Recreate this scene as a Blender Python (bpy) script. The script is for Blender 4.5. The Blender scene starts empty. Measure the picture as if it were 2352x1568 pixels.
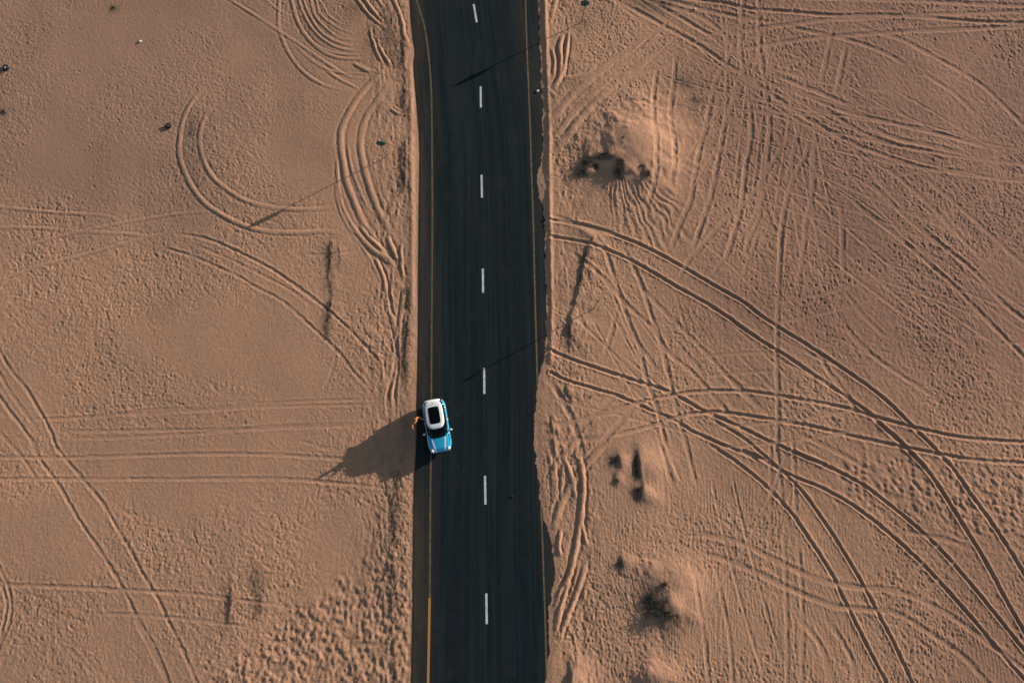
import bpy, bmesh, math, random
import numpy as np
from mathutils import Vector, Matrix

R_ = math.radians
scene = bpy.context.scene
COL = scene.collection

# ------------------------------------------------------------ camera, light
CAM_H = 51.0
TILT = R_(12.5)
FPX = 1568.0
SUN_EL = R_(12.0)
SUN_AZ = R_(29.5)            # direction towards the sun, ccw from +X

cam_d = bpy.data.cameras.new('camera')
cam_d.sensor_width = 36.0
cam_d.lens = 24.0
cam_d.clip_start = 0.5
cam_d.clip_end = 8000
cam = bpy.data.objects.new('camera', cam_d)
cam.location = (0, 0, CAM_H)
cam.rotation_euler = (TILT, 0, 0)
COL.objects.link(cam)
scene.camera = cam

world = bpy.data.worlds.new('World')
scene.world = world
world.use_nodes = True
wn = world.node_tree.nodes
wl = world.node_tree.links
bg = wn['Background']
sky = wn.new('ShaderNodeTexSky')
sky.sky_type = 'NISHITA'
sky.sun_disc = False
sky.sun_elevation = SUN_EL
sky.sun_rotation = math.pi / 2 - SUN_AZ
wl.new(sky.outputs[0], bg.inputs[0])
bg.inputs[1].default_value = 0.075

sun_d = bpy.data.lights.new('sun', 'SUN')
sun_d.energy = 4.4
sun_d.angle = R_(0.55)
sun_d.color = (1.0, 0.90, 0.80)
sun = bpy.data.objects.new('sun', sun_d)
sd = Vector((math.cos(SUN_AZ) * math.cos(SUN_EL), math.sin(SUN_AZ) * math.cos(SUN_EL), math.sin(SUN_EL)))
sun.rotation_euler = sd.to_track_quat('Z', 'Y').to_euler()
sun.location = sd * 200
COL.objects.link(sun)

scene.view_settings.view_transform = 'Standard'
scene.view_settings.look = 'None'
scene.view_settings.exposure = 0.80
scene.view_settings.gamma = 1.0


def P(x, y):
    """a spot on the ground, from survey coordinates read off the aerial photograph"""
    dx = (x - 1176) / FPX
    dy = -(y - 784) / FPX
    d = (dx, dy * math.cos(TILT) + math.sin(TILT), dy * math.sin(TILT) - math.cos(TILT))
    k = -CAM_H / d[2]
    return d[0] * k, d[1] * k


# the survey was read in eight map sheets; each has its own scale and origin
SHEET = {0: (1, 0, 0), 1: (2.559, 0, 0), 2: (3.0475, 826.9, 0), 3: (2.559, 1433.3, 0), 4: (2.4614, 0, 514.5),
         5: (2.0983, 1231.2, 514.5), 6: (2.415, 0, 1010.7), 7: (2.8121, 826.9, 1010.7), 8: (2.56, 1433.3, 973.9),
         9: (4.739, 790.2, 0), 10: (4.266, 790.2, 514.5), 11: (4.266, 1231.2, 514.5)}


def S(n, pts):
    k, ox, oy = SHEET[n]
    return np.array([P(ox + u / k, oy + v / k) for u, v in pts])


# ------------------------------------------------------------ road outline
def fn_x_of_y(pts):
    a = np.array([P(*p) for p in pts])
    a = a[np.argsort(a[:, 1])]
    y = np.concatenate([[-2500], [a[0, 1] - 60], a[:, 1], [a[-1, 1] + 60], [2500]])
    s0 = -0.018
    s1 = -0.10
    x = np.concatenate([[a[0, 0] + 2500 * 0.018], [a[0, 0] + 1.1], a[:, 0], [a[-1, 0] - 5.0], [a[-1, 0] - 200]])
    return lambda yy: np.interp(yy, y, x)


LEFT = fn_x_of_y([(943, 0), (946, 50), (950, 90), (954, 112), (954, 130), (951, 145), (953, 175), (957, 220), (961, 260), (964, 300), (966, 350),
                  (965, 430), (963, 600), (962, 800), (960, 900), (957, 1000), (953, 1100), (951, 1250), (950, 1400), (947, 1568)])
RIGHT = fn_x_of_y([(1236, 0), (1240, 100), (1244, 200), (1247, 270), (1247, 350), (1243, 380), (1237, 393), (1232, 410), (1234, 430), (1239, 455), (1247, 475), (1250, 500), (1252, 600),
                   (1256, 700), (1255, 780), (1250, 815), (1243, 850), (1233, 890), (1228, 960), (1230, 1050), (1239, 1130), (1246, 1175), (1252, 1200), (1264, 1240), (1267, 1270), (1274, 1290),
                   (1272, 1330), (1266, 1360), (1262, 1400), (1261, 1450), (1262, 1500), (1253, 1525), (1254, 1568)])
RIGHT_REF = fn_x_of_y([(1240, 0), (1252, 300), (1258, 600), (1262, 900), (1268, 1250), (1274, 1568)])

# ------------------------------------------------------------ noise in numpy
def lattice_noise(X, Y, sx, sy, seed, rot=0.0):
    rng = np.random.RandomState(seed)
    N = 512
    tab = rng.rand(N, N).astype(np.float32) * 2 - 1
    c, s = math.cos(rot), math.sin(rot)
    u = (X * c + Y * s) / sx + 1000.37
    v = (-X * s + Y * c) / sy + 1000.71
    iu = np.floor(u).astype(np.int64)
    iv = np.floor(v).astype(np.int64)
    fu = (u - iu).astype(np.float32)
    fv = (v - iv).astype(np.float32)
    fu = fu * fu * fu * (fu * (fu * 6 - 15) + 10)
    fv = fv * fv * fv * (fv * (fv * 6 - 15) + 10)
    a = tab[iu % N, iv % N]
    b = tab[(iu + 1) % N, iv % N]
    c_ = tab[iu % N, (iv + 1) % N]
    d = tab[(iu + 1) % N, (iv + 1) % N]
    return (a * (1 - fu) + b * fu) * (1 - fv) + (c_ * (1 - fu) + d * fu) * fv


def sstep(a, b, x):
    t = np.clip((x - a) / (b - a), 0, 1)
    return t * t * (3 - 2 * t)


# ------------------------------------------------------------ terrain grid
STEP = 0.055


def axis(lo, hi, far):
    core = np.arange(lo, hi, STEP)
    ext = []
    d = STEP
    p = core[-1]
    while p < far:
        d *= 1.22
        p += d
        ext.append(p)
    ext2 = []
    d = STEP
    p = core[0]
    while p > -far:
        d *= 1.22
        p -= d
        ext2.append(p)
    return np.array(ext2[::-1] + list(core) + ext), len(ext2), len(core)


gx, x0i, nxc = axis(-47.0, 47.0, 2200)
gy, y0i, nyc = axis(-15.5, 45.5, 2200)
X, Y = np.meshgrid(gx, gy)
X = X.astype(np.float64)
Y = Y.astype(np.float64)
core = (sstep(-75, -50, X) * (1 - sstep(50, 75, X)) * sstep(-40, -18, Y) * (1 - sstep(48, 70, Y)))
Z = np.zeros_like(X)

Lx = LEFT(Y)
Rx = RIGHT(Y)
REF = RIGHT_REF(Y)


def blob(n, pt, rx, ry, rot=0.0, p=1.0):
    cx, cy = S(n, [pt])[0]
    c, s = math.cos(rot), math.sin(rot)
    u = ((X - cx) * c + (Y - cy) * s) / rx
    v = (-(X - cx) * s + (Y - cy) * c) / ry
    return np.exp(-((u * u + v * v) ** p))


# broad undulation
Z += 0.10 * lattice_noise(X, Y, 9, 9, 1) * core + 0.020 * lattice_noise(X, Y, 2.6, 2.6, 2) * core

grey = np.zeros_like(X)
warm = np.zeros_like(X)
smooth = np.zeros_like(X)      # ground pressed flat by wheels


MW = [lattice_noise(X, Y, .9, .9, 171), lattice_noise(X, Y, .34, .34, 172), lattice_noise(X, Y, .9, .9, 173), lattice_noise(X, Y, .34, .34, 174), lattice_noise(X, Y, .15, .2, 175)]
# mounds: (sheet, centre, rx right, rx left, ry, height)
def mound(n, pt, rl, rr, ry, h, rot=0.0, p=1.0, w=0.8):
    """a dune with its own steepness on the lee (left) and windward (right) side"""
    global Z, warm
    cx, cy = S(n, [pt])[0]
    c, s = math.cos(rot), math.sin(rot)
    wp = min(1.0, ry) * .30
    xx = X - cx + wp * (.5 * MW[0] + .28 * MW[1] )
    yy = Y - cy + wp * (.5 * MW[2] + .28 * MW[3])
    u = xx * c + yy * s
    v = -xx * s + yy * c
    wob = 1 + 0.22 * lattice_noise(X, Y, 1.1, 1.1, 77) + 0.10 * lattice_noise(X, Y, 0.35, 0.35, 78)
    r = np.where(u < 0, u / rl, u / rr)
    g = np.exp(-((r * r + (v / ry) ** 2) ** p) * wob)
    Z += h * g
    warm = np.maximum(warm, w * np.exp(-((np.where(u < 0, u / (rl * 1.3), u / (rr * 1.35))) ** 2 + (v / (ry * 1.35)) ** 2)))


mound(0, (1466, 338), 3.1, 2.9, 3.2, 0.70)
mound(0, (1392, 372), 1.6, 1.3, 0.9, 0.09, 0.05, 1.3)
Z -= 0.08 * blob(0, (1383, 388), 1.15, 0.42, -0.1, 2.0)
mound(0, (1424, 394), 0.30, 1.2, 0.8, 0.12, 0.3, 1.0)
mound(0, (1346, 398), 0.2, .7, 0.3, 0.14, 0.2, 1.0)
mound(0, (1390, 362), 0.9, .9, 0.25, 0.05, 0.0, 1.0)
mound(0, (1482, 404), 0.25, 0.6, 0.6, 0.10)
mound(0, (1550, 1352), 2.8, 2.0, 2.0, 0.30)
mound(0, (1532, 1392), 0.45, 1.2, 1.0, 0.24, -0.75, 1.2)
mound(0, (1505, 1318), 0.6, 1.0, 0.8, 0.08, 0.4)
mound(0, (1474, 1066), 0.30, 1.5, 1.1, 0.20, 0.05)
mound(0, (1476, 1132), 0.25, 1.1, 0.6, 0.19, -0.3)
mound(0, (1425, 1062), 0.25, 0.8, 0.65, 0.13)
mound(0, (1417, 1100), 0.2, 0.5, 0.45, 0.08)
mound(0, (1432, 1290), 0.25, 0.9, 0.6, 0.11)
mound(0, (1316, 1562), 0.35, 1.3, 1.3, 0.26)
mound(0, (1500, 1548), 1.2, 1.6, 1.0, 0.30, 0.1)
mound(0, (1355, 540), 0.8, 0.8, 0.3, 0.08, -0.6)


def near_path(pts, reach, closed=False):
    """distance to a smooth path, signed side and travelled length, only close to it"""
    p = np.asarray(pts)
    if len(p) > 2:
        q = np.vstack([2 * p[0] - p[1], p, 2 * p[-1] - p[-2]])
        out = []
        for i in range(1, len(q) - 2):
            n = max(3, int(np.linalg.norm(q[i + 1] - q[i]) / 0.16))
            t = np.linspace(0, 1, n, endpoint=False)[:, None]
            out.append(0.5 * ((2 * q[i]) + (-q[i - 1] + q[i + 1]) * t + (2 * q[i - 1] - 5 * q[i] + 4 * q[i + 1] - q[i + 2]) * t ** 2
                              + (-q[i - 1] + 3 * q[i] - 3 * q[i + 1] + q[i + 2]) * t ** 3))
        out.append(q[-2][None])
        p = np.vstack(out)
    else:
        n = max(3, int(np.linalg.norm(p[1] - p[0]) / 0.16))
        p = p[0] + (p[1] - p[0]) * np.linspace(0, 1, n)[:, None]
    return p


def carve(p, reach, fn):
    """for every grid vertex near path p call fn(side distance, length along)"""
    x0, y0 = gx[x0i], gy[y0i]
    inside = (p[:, 0] > x0 - reach) & (p[:, 0] < x0 + nxc * STEP + reach) & (p[:, 1] > y0 - reach) & (p[:, 1] < y0 + nyc * STEP + reach)
    best = {}
    xa, xb = p[:, 0].min() - reach, p[:, 0].max() + reach
    ya, yb = p[:, 1].min() - reach, p[:, 1].max() + reach
    i0 = max(0, int((xa - x0) / STEP)); i1 = min(nxc - 1, int((xb - x0) / STEP) + 1)
    j0 = max(0, int((ya - y0) / STEP)); j1 = min(nyc - 1, int((yb - y0) / STEP) + 1)
    if i1 <= i0 or j1 <= j0:
        return None
    D = np.full((j1 - j0 + 1, i1 - i0 + 1), 9.0, np.float32)
    SD = np.zeros_like(D)
    LN = np.zeros_like(D)
    ux = gx[x0i + i0:x0i + i1 + 1]
    uy = gy[y0i + j0:y0i + j1 + 1]
    acc = 0.0
    for k in range(len(p) - 1):
        a, b = p[k], p[k + 1]
        d = b - a
        L = math.hypot(*d)
        if L < 1e-6:
            continue
        if inside[k] or inside[k + 1]:
            a0 = max(0, int((min(a[0], b[0]) - reach - ux[0]) / STEP)); a1 = min(len(ux), int((max(a[0], b[0]) + reach - ux[0]) / STEP) + 2)
            b0 = max(0, int((min(a[1], b[1]) - reach - uy[0]) / STEP)); b1 = min(len(uy), int((max(a[1], b[1]) + reach - uy[0]) / STEP) + 2)
            if a1 > a0 and b1 > b0:
                wx = ux[a0:a1][None, :] - a[0]
                wy = uy[b0:b1][:, None] - a[1]
                t = np.clip((wx * d[0] + wy * d[1]) / (L * L), 0, 1)
                ex = wx - t * d[0]
                ey = wy - t * d[1]
                dist = np.sqrt(ex * ex + ey * ey)
                sub = D[b0:b1, a0:a1]
                m = dist < sub
                sub[m] = dist[m]
                SD[b0:b1, a0:a1][m] = (np.sign(d[0] * wy - d[1] * wx) * dist)[m]
                LN[b0:b1, a0:a1][m] = (acc + t * L)[m]
        acc += L
    return (slice(y0i + j0, y0i + j1 + 1), slice(x0i + i0, x0i + i1 + 1)), D, SD, LN, acc


rngT = random.Random(5)
TR = []


def ext(n, pts):
    pts = [tuple(q) for q in pts]
    k, ox, oy = SHEET[n]
    for e, (a, b) in enumerate(((0, 1), (-1, -2))):
        x, y = ox + pts[a][0] / k, oy + pts[a][1] / k
        if x < 25 or x > 2325 or y < 12 or y > 1556:
            dx, dy = pts[a][0] - pts[b][0], pts[a][1] - pts[b][1]
            l = math.hypot(dx, dy) + 1e-6
            q = (pts[a][0] + dx / l * 190 * k, pts[a][1] + dy / l * 190 * k)
            if e: pts.append(q)
            else: pts.insert(0, q)
    return pts


def T(n, pts, d=0.03, w=0.14, gauge=0.0, fade=(1, 1), rough=0.45):
    if n in (1, 4, 6):
        d *= 0.58 if n == 1 else 0.68
        w *= 0.82
    elif n in (3, 5, 8) and d < .06:
        d *= .9
        w *= 1.1 if d < .05 else 1
    ridge = 1.0 if n in (1, 2, 7, 9, 10) else 0.0
    TR.append((S(n, ext(n, pts)), d, w, gauge, fade, rough, ridge))


B = 0.078
M = 0.052
F = 0.028
# --- the four deep ruts and the arcs right of the road
T(5, [(60, -20), (190, 0), (290, 22), (400, 62), (500, 100), (600, 150), (700, 205), (800, 262), (900, 320), (1000, 378), (1100, 455), (1200, 520), (1350, 615), (1500, 715), (1620, 800), (1720, 885), (1820, 985), (1920, 1085), (2010, 1185), (2105, 1320), (2200, 1450), (2290, 1590), (2352, 1690)], B, .125, fade=(0, 1), rough=.2)
T(5, [(60, 60), (150, 75), (260, 97), (400, 150), (520, 210), (640, 280), (700, 315), (800, 370), (920, 445), (1000, 505), (1100, 572), (1200, 635), (1350, 740), (1480, 825), (1600, 910), (1700, 1010), (1780, 1080), (1865, 1165)], B, .125, fade=(0, 0), rough=.2)
T(8, [(1500, 0), (1600, 80), (1700, 185), (1800, 300), (1900, 450), (2000, 610), (2080, 740), (2160, 880), (2250, 1050), (2352, 1220)], B, .125, fade=(0, 1), rough=.2)
T(5, [(60, 605), (150, 645), (250, 680), (400, 730), (520, 768), (620, 800), (720, 850), (800, 895), (900, 940), (1000, 985), (1100, 1035), (1200, 1080), (1300, 1125), (1390, 1157)], B, .125, fade=(0, 0), rough=.2)
T(8, [(990, 158), (1150, 230), (1300, 300), (1420, 370), (1540, 460), (1700, 590), (1850, 730), (2000, 900), (2150, 1080), (2352, 1330)], B, .115, fade=(0, 1), rough=.2)
T(5, [(70, 715), (150, 755), (250, 785), (370, 820), (460, 855), (560, 900), (660, 940), (760, 1000), (860, 1045), (980, 1095), (1060, 1130)], B, .115, fade=(0, 0), rough=.2)
T(8, [(700, 155), (800, 195), (900, 260), (1000, 310), (1150, 370), (1300, 450), (1450, 555), (1600, 680), (1750, 820), (1900, 980), (2050, 1150), (2200, 1330), (2352, 1500)], B, .115, fade=(0, 1), rough=.2)
T(5, [(330, 900), (470, 868), (560, 845), (650, 825), (760, 808), (900, 802), (1040, 808), (1180, 830), (1350, 860), (1500, 890), (1650, 935), (1800, 975), (1950, 1010), (2100, 1035), (2352, 1052)], .062, .13, rough=.2)
T(5, [(330, 1030), (440, 1003), (560, 970), (680, 930), (780, 910), (870, 905), (1000, 920), (1150, 945), (1300, 970), (1450, 1005), (1600, 1040), (1750, 1070), (1900, 1100), (2100, 1135), (2352, 1152)], .062, .13, rough=.2)
T(8, [(460, 90), (600, 180), (750, 290), (870, 400), (980, 520), (1090, 680), (1200, 850), (1300, 1050), (1400, 1250), (1550, 1540)], .07, .115, rough=.25)
T(8, [(480, -60), (570, 0), (700, 80), (830, 190), (930, 280), (1040, 390), (1130, 510), (1250, 690), (1370, 890), (1490, 1110), (1600, 1320), (1700, 1540)], .07, .11, rough=.25)
T(5, [(60, -45), (220, 10), (420, 60)], .04, .2)
# --- faint ones, lower right
for pts in [[(200, 60), (260, 290), (300, 400)], [(350, 30), (410, 290), (440, 380)], [(370, 760), (420, 960), (470, 1240), (500, 1540)],
            [(520, 760), (570, 1000), (620, 1250), (640, 1540)], [(935, 560), (945, 800), (955, 1100), (960, 1540)], [(1010, 600), (1040, 900), (1050, 1200), (1045, 1540)],
            [(860, 0), (905, 200), (925, 400), (935, 560)], [(980, 0), (1000, 250), (1010, 600)]]:
    T(8, pts, F * .9, .13)
for pts in [[(350, 640), (500, 655), (700, 700), (850, 780), (1000, 850), (1200, 930), (1400, 960), (1600, 980), (1800, 1060), (2000, 1180), (2200, 1330), (2352, 1440)],
            [(400, 760), (550, 780), (700, 835), (900, 930), (1100, 1020), (1250, 1070), (1450, 1090), (1600, 1110), (1800, 1230), (2000, 1370), (2150, 1540)]]:
    T(8, pts, .030, .17, rough=.3)
for pts in [[(960, 1080), (1050, 1170), (1150, 1300), (1220, 1540)], [(1150, 1110), (1250, 1230), (1330, 1370), (1370, 1540)], [(1000, 40), (1300, 190), (1500, 310)],
            [(1600, 620), (1900, 680), (2050, 740)], [(2200, 690), (2352, 750)], [(1050, 1160), (1130, 1260), (1200, 1400), (1240, 1540)]]:
    T(8, pts, F, .15)
# --- fan of tracks in the middle right
for pts, d in [([(280, 40), (340, 150), (400, 330), (450, 480), (500, 600), (530, 740), (600, 950), (640, 1157)], .042), ([(390, 80), (450, 170), (510, 300), (560, 450), (610, 600), (650, 770), (700, 980), (750, 1157)], .036),
               ([(120, 100), (300, 240), (450, 400), (560, 500), (640, 620), (760, 720), (900, 880), (1000, 985)], .032), ([(440, 240), (600, 400), (700, 500), (850, 650), (1000, 820), (1130, 915)], .03),
               ([(390, 400), (370, 500), (320, 660)], F), ([(1190, 0), (1170, 250), (1160, 600), (1165, 900), (1160, 1157)], .034), ([(1080, 0), (1020, 180), (980, 290)], F), ([(960, 20), (930, 130), (830, 260)], F),
               ([(870, 30), (740, 170), (680, 280)], .035), ([(800, 0), (750, 120)], F), ([(690, 30), (640, 130)], F), ([(1310, 0), (1260, 300)], F), ([(1475, 60), (1480, 250)], F),
               ([(1690, 20), (1850, 160), (2000, 290), (2150, 440), (2352, 640)], .045), ([(1820, 20), (1960, 110), (2120, 240), (2250, 380), (2352, 460)], .045),
               ([(1430, 420), (1560, 580), (1680, 680), (1850, 790), (1950, 860)], F), ([(1490, 330), (1580, 450), (1700, 560)], F), ([(1330, 560), (1400, 700), (1500, 830), (1570, 960)], F),
               ([(880, 690), (1000, 800), (1080, 870)], F), ([(430, 480), (480, 560), (600, 720)], F)]:
    T(5, pts, d, .15)
for pts, d in [([(490, 865), (400, 960), (300, 1070), (220, 1170)], .05), ([(420, 790), (310, 890), (200, 1000), (100, 1130)], .05), ([(60, 740), (120, 840), (180, 960), (230, 1130)], .055),
               ([(60, 900), (100, 1050), (130, 1157)], .045), ([(0, 980), (150, 960), (300, 920), (400, 880)], .03), ([(20, 1060), (200, 1040), (330, 1028)], .03), ([(240, 930), (400, 900), (520, 850)], .03)]:
    T(5, pts, d, .18, rough=.15)
# --- upper right web
for pts, d in [([(-60, -5), (0, 25), (130, 90), (260, 165), (400, 240), (520, 320), (640, 400), (740, 460), (850, 550), (1000, 650), (1110, 720), (1200, 770), (1350, 850), (1500, 905), (1650, 960), (1800, 1000), (2100, 1015)], .05),
               ([(190, 20), (350, 110), (480, 190), (610, 270)], .055), ([(400, -10), (600, 20), (760, 55), (1000, 75), (1250, 95), (1500, 90), (1800, 105), (2000, 120), (2400, 138)], .075),
               ([(300, 10), (500, 60), (700, 105), (930, 145)], .06), ([(930, 145), (1050, 180), (1200, 210), (1330, 240), (1480, 290), (1600, 350), (1700, 420)], .045),
               ([(1330, 140), (1480, 190), (1640, 240), (1850, 350), (2050, 460), (2200, 580), (2400, 790)], .04), ([(570, 210), (750, 175), (950, 150), (1180, 120), (1400, 110), (1700, 90), (2400, 62)], .045),
               ([(550, 325), (700, 290), (900, 255), (1150, 225), (1450, 200), (1800, 180), (2400, 150)], .05), ([(1100, -8), (1450, 0), (1700, 5), (2400, 35)], .05),
               ([(700, -10), (690, 150), (685, 300), (710, 430), (740, 600), (745, 800), (715, 980), (690, 1200), (650, 1350), (580, 1568)], .05),
               ([(790, -10), (795, 200), (800, 330), (830, 500), (855, 700), (845, 900), (815, 1100), (790, 1280), (730, 1420), (700, 1568)], .05),
               ([(670, 180), (620, 330), (550, 450), (510, 600), (480, 750), (450, 850), (410, 1050), (390, 1180), (340, 1290), (270, 1470)], .045),
               ([(740, 380), (680, 450), (640, 600), (590, 750), (570, 850), (540, 1000), (510, 1150), (450, 1330), (390, 1500)], .05),
               ([(1240, 120), (1190, 330), (1150, 500)], .036), ([(1310, 250), (1270, 430), (1240, 580)], .036), ([(1100, 750), (1070, 900), (1000, 1040), (950, 1200), (920, 1400), (915, 1568)], .045),
               ([(1030, 700), (1010, 830), (980, 950), (955, 1100)], .035), ([(1120, 700), (1110, 1100), (1070, 1300), (1050, 1450)], .035), ([(1270, 1150), (1285, 1400), (1280, 1568)], .035),
               ([(960, 830), (850, 990), (750, 1150), (550, 1340), (380, 1540)], .035), ([(200, 350), (175, 550), (170, 700), (185, 900), (175, 1080), (120, 1250)], .045),
               ([(310, 290), (290, 500), (270, 700), (295, 850), (290, 1000), (270, 1130)], .045), ([(740, 460), (900, 510), (1100, 580), (1300, 660), (1450, 700), (1650, 745), (1850, 790), (2050, 840), (2200, 870)], .05),
               ([(850, 430), (1000, 490), (1180, 560), (1380, 650)], .045), ([(1150, 620), (1350, 760), (1500, 830), (1700, 880), (1900, 910), (2030, 940)], .045), ([(1380, 720), (1600, 820), (1800, 860), (2050, 920)], .04),
               ([(1300, 1130), (1400, 1230), (1550, 1350), (1700, 1470), (1830, 1568)], .04), ([(1390, 1030), (1550, 1180), (1680, 1300), (1850, 1430), (2000, 1568)], .036), ([(650, 650), (1000, 670)], F),
               ([(-20, 600), (160, 600)], F), ([(620, 180), (760, 100), (880, 60)], F), ([(1280, -5), (1270, 80)], F), ([(2250, 870), (2400, 1010)], .04), ([(1750, 430), (1950, 560), (2100, 700)], F),
               ([(740, 330), (700, 450), (650, 640)], F), ([(920, 930), (800, 1200), (700, 1400)], F), ([(-100, 480), (200, 400), (330, 350)], F),
               ([(260, 30), (420, 80), (560, 170), (690, 330)], .035), ([(1700, 1000), (1950, 1200), (2200, 1420), (2400, 1600)], .028), ([(1500, 950), (1750, 1170), (1980, 1400), (2150, 1568)], .028)]:
    T(3, pts, d * .86, .165)
# --- beside the road, upper right
for pts, d, w in [([(1300, 890), (1400, 770), (1500, 650), (1620, 550), (1750, 450), (1900, 350), (2100, 250), (2240, 180)], .05, .24), ([(1320, 1130), (1420, 990), (1520, 860), (1620, 740), (1720, 640), (1850, 540), (2000, 430), (2150, 350)], .05, .26),
                  ([(1350, 1010), (1450, 860), (1560, 740), (1700, 600), (1820, 510)], .03, .2), ([(1330, 1000), (1500, 780), (1650, 640)], .03, .2), ([(1500, 640), (1700, 470), (1850, 370)], .03, .25),
                  ([(1330, 640), (1400, 540), (1408, 420), (1398, 330), (1430, 215)], .11, .17), ([(1420, 560), (1440, 400), (1462, 215)], .09, .13), ([(1350, 530), (1362, 440), (1340, 330)], .07, .13),
                  ([(1330, 200), (1345, 100), (1370, 0)], .05, .16), ([(1290, 600), (1380, 690)], .03, .14), ([(1420, 550), (1560, 530), (1660, 470)], .04, .15)]:
    T(2, pts, d, w, rough=.15)
# --- left upper: circles and loops
for pts, d, w in [([(1640, -20), (1635, 100), (1640, 170), (1690, 300), (1780, 420), (1900, 500), (2060, 550)], .045, .16), ([(1705, -20), (1750, 130), (1830, 250), (1950, 330), (2080, 350), (2200, 345)], .05, .16),
                  ([(1750, -20), (1775, 60), (1830, 160), (1910, 240), (2010, 290), (2150, 305)], .05, .13), ([(1775, -20), (1810, 70), (1870, 170), (1950, 235), (2050, 270), (2140, 270)], .045, .12),
                  ([(1820, -20), (1850, 90), (1920, 170), (2010, 230), (2130, 240)], .045, .12), ([(1850, -20), (1880, 80), (1960, 150), (2040, 190), (2130, 205)], .04, .11), ([(1890, 20), (1930, 90), (2000, 140), (2090, 160)], .03, .11),
                  ([(1730, 90), (1800, 210), (1900, 290), (2030, 325), (2150, 325)], .035, .12),
                  ([(1540, -20), (1640, 60), (1740, 110)], .03, .14), ([(1340, -10), (1500, 90), (1640, 180), (1760, 260), (1900, 360), (2050, 450), (2200, 470)], .04, .15), ([(1900, 400), (2000, 470), (2120, 530)], .045, .14),
                  ([(2080, 365), (2170, 410), (2240, 440)], .045, .15), ([(1700, 230), (1850, 370), (2000, 430), (2200, 435)], .03, .13),
                  ([(2290, 390), (2200, 470), (2120, 560), (2060, 650), (2010, 760), (2005, 860), (2020, 960), (2035, 1060), (2080, 1180), (2130, 1300), (2210, 1430), (2290, 1540), (2350, 1640)], .065, .24),
                  ([(2320, 470), (2230, 580), (2160, 680), (2130, 760), (2120, 860), (2135, 960), (2160, 1060), (2200, 1180), (2250, 1290), (2320, 1400)], .065, .24),
                  ([(2040, 800), (2060, 960), (2110, 1110), (2180, 1260)], .03, .14),
                  ([(1985, 900), (1985, 1050), (2005, 1190), (2060, 1310), (2150, 1430), (2240, 1510), (2300, 1600)], .05, .16), ([(1965, 1000), (1990, 1200), (2050, 1340), (2130, 1450), (2200, 1568), (2260, 1700)], .035, .14),
                  ([(1210, 500), (1130, 600), (1080, 700), (1060, 800), (1055, 900), (1080, 1000), (1130, 1100), (1200, 1190), (1300, 1260), (1420, 1320), (1560, 1360), (1750, 1370), (1900, 1360), (2020, 1370)], .065, .19),
                  ([(1265, 600), (1210, 680), (1180, 760), (1175, 850), (1200, 950), (1250, 1040), (1330, 1110), (1420, 1170), (1540, 1210), (1680, 1230), (1850, 1230), (2000, 1210)], .05, .18)]:
    T(1, pts, d, w, rough=.15)
for pts, d in [([(-30, 1212), (250, 1240), (450, 1255), (600, 1265), (720, 1300)], .045), ([(-20, 1500), (300, 1400), (560, 1340), (850, 1285), (1100, 1250), (1280, 1255)], .035),
               ([(-20, 1335), (250, 1340), (430, 1360)], .035), ([(-20, 1660), (150, 1590), (350, 1530), (550, 1480), (800, 1410), (1030, 1355)], .045), ([(430, 1360), (700, 1370), (900, 1390)], .03)]:
    T(1, pts, d, .15)
for pts, d in [([(960, 50), (1130, 75), (1250, 115), (1400, 185), (1550, 265), (1700, 370), (1870, 500), (2000, 620), (2100, 730), (2180, 830)], .055),
               ([(870, 120), (1050, 170), (1200, 230), (1350, 300), (1450, 360), (1600, 440), (1760, 580), (1900, 710), (2020, 860), (2110, 950)], .042), ([(1040, 95), (1300, 200), (1500, 300), (1650, 380), (1800, 500)], .026),
               ([(120, 1110), (560, 1085), (850, 1052), (1200, 1040), (1500, 1015), (1800, 1000), (2170, 990)], .03), ([(600, 1080), (1000, 1062), (1500, 1032), (2170, 1018)], .03),
               ([(330, 1170), (900, 1165), (1300, 1160), (1600, 1140), (2170, 1125)], .03), ([(330, 1215), (1000, 1190), (1500, 1155), (2150, 1137)], .03),
               ([(-20, 680), (60, 820), (150, 930), (210, 1030), (270, 1140), (330, 1290), (380, 1357)], .045), ([(-20, 950), (60, 1060), (120, 1140), (200, 1260), (240, 1357)], .045),
               ([(1690, 170), (1850, 175), (2000, 150)], F), ([(1900, 740), (1870, 850), (1820, 950)], F), ([(20, 880), (80, 980), (160, 1090), (250, 1230)], .026)]:
    T(4, pts, d, .15)
for pts, d, w in [([(2215, 200), (2200, 350), (2215, 500), (2240, 640), (2232, 800), (2210, 900), (2190, 1000), (2196, 1120)], .07, .15), ([(2285, 350), (2262, 500), (2244, 640), (2250, 800), (2232, 950), (2232, 1110)], .07, .15),
                  ([(2120, 180), (2180, 290), (2215, 480)], .055, .14), ([(2195, 520), (2225, 650), (2250, 760)], .05, .12), ([(2180, 690), (2172, 800), (2200, 900)], .03, .14)]:
    T(4, pts, d, w)
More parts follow.
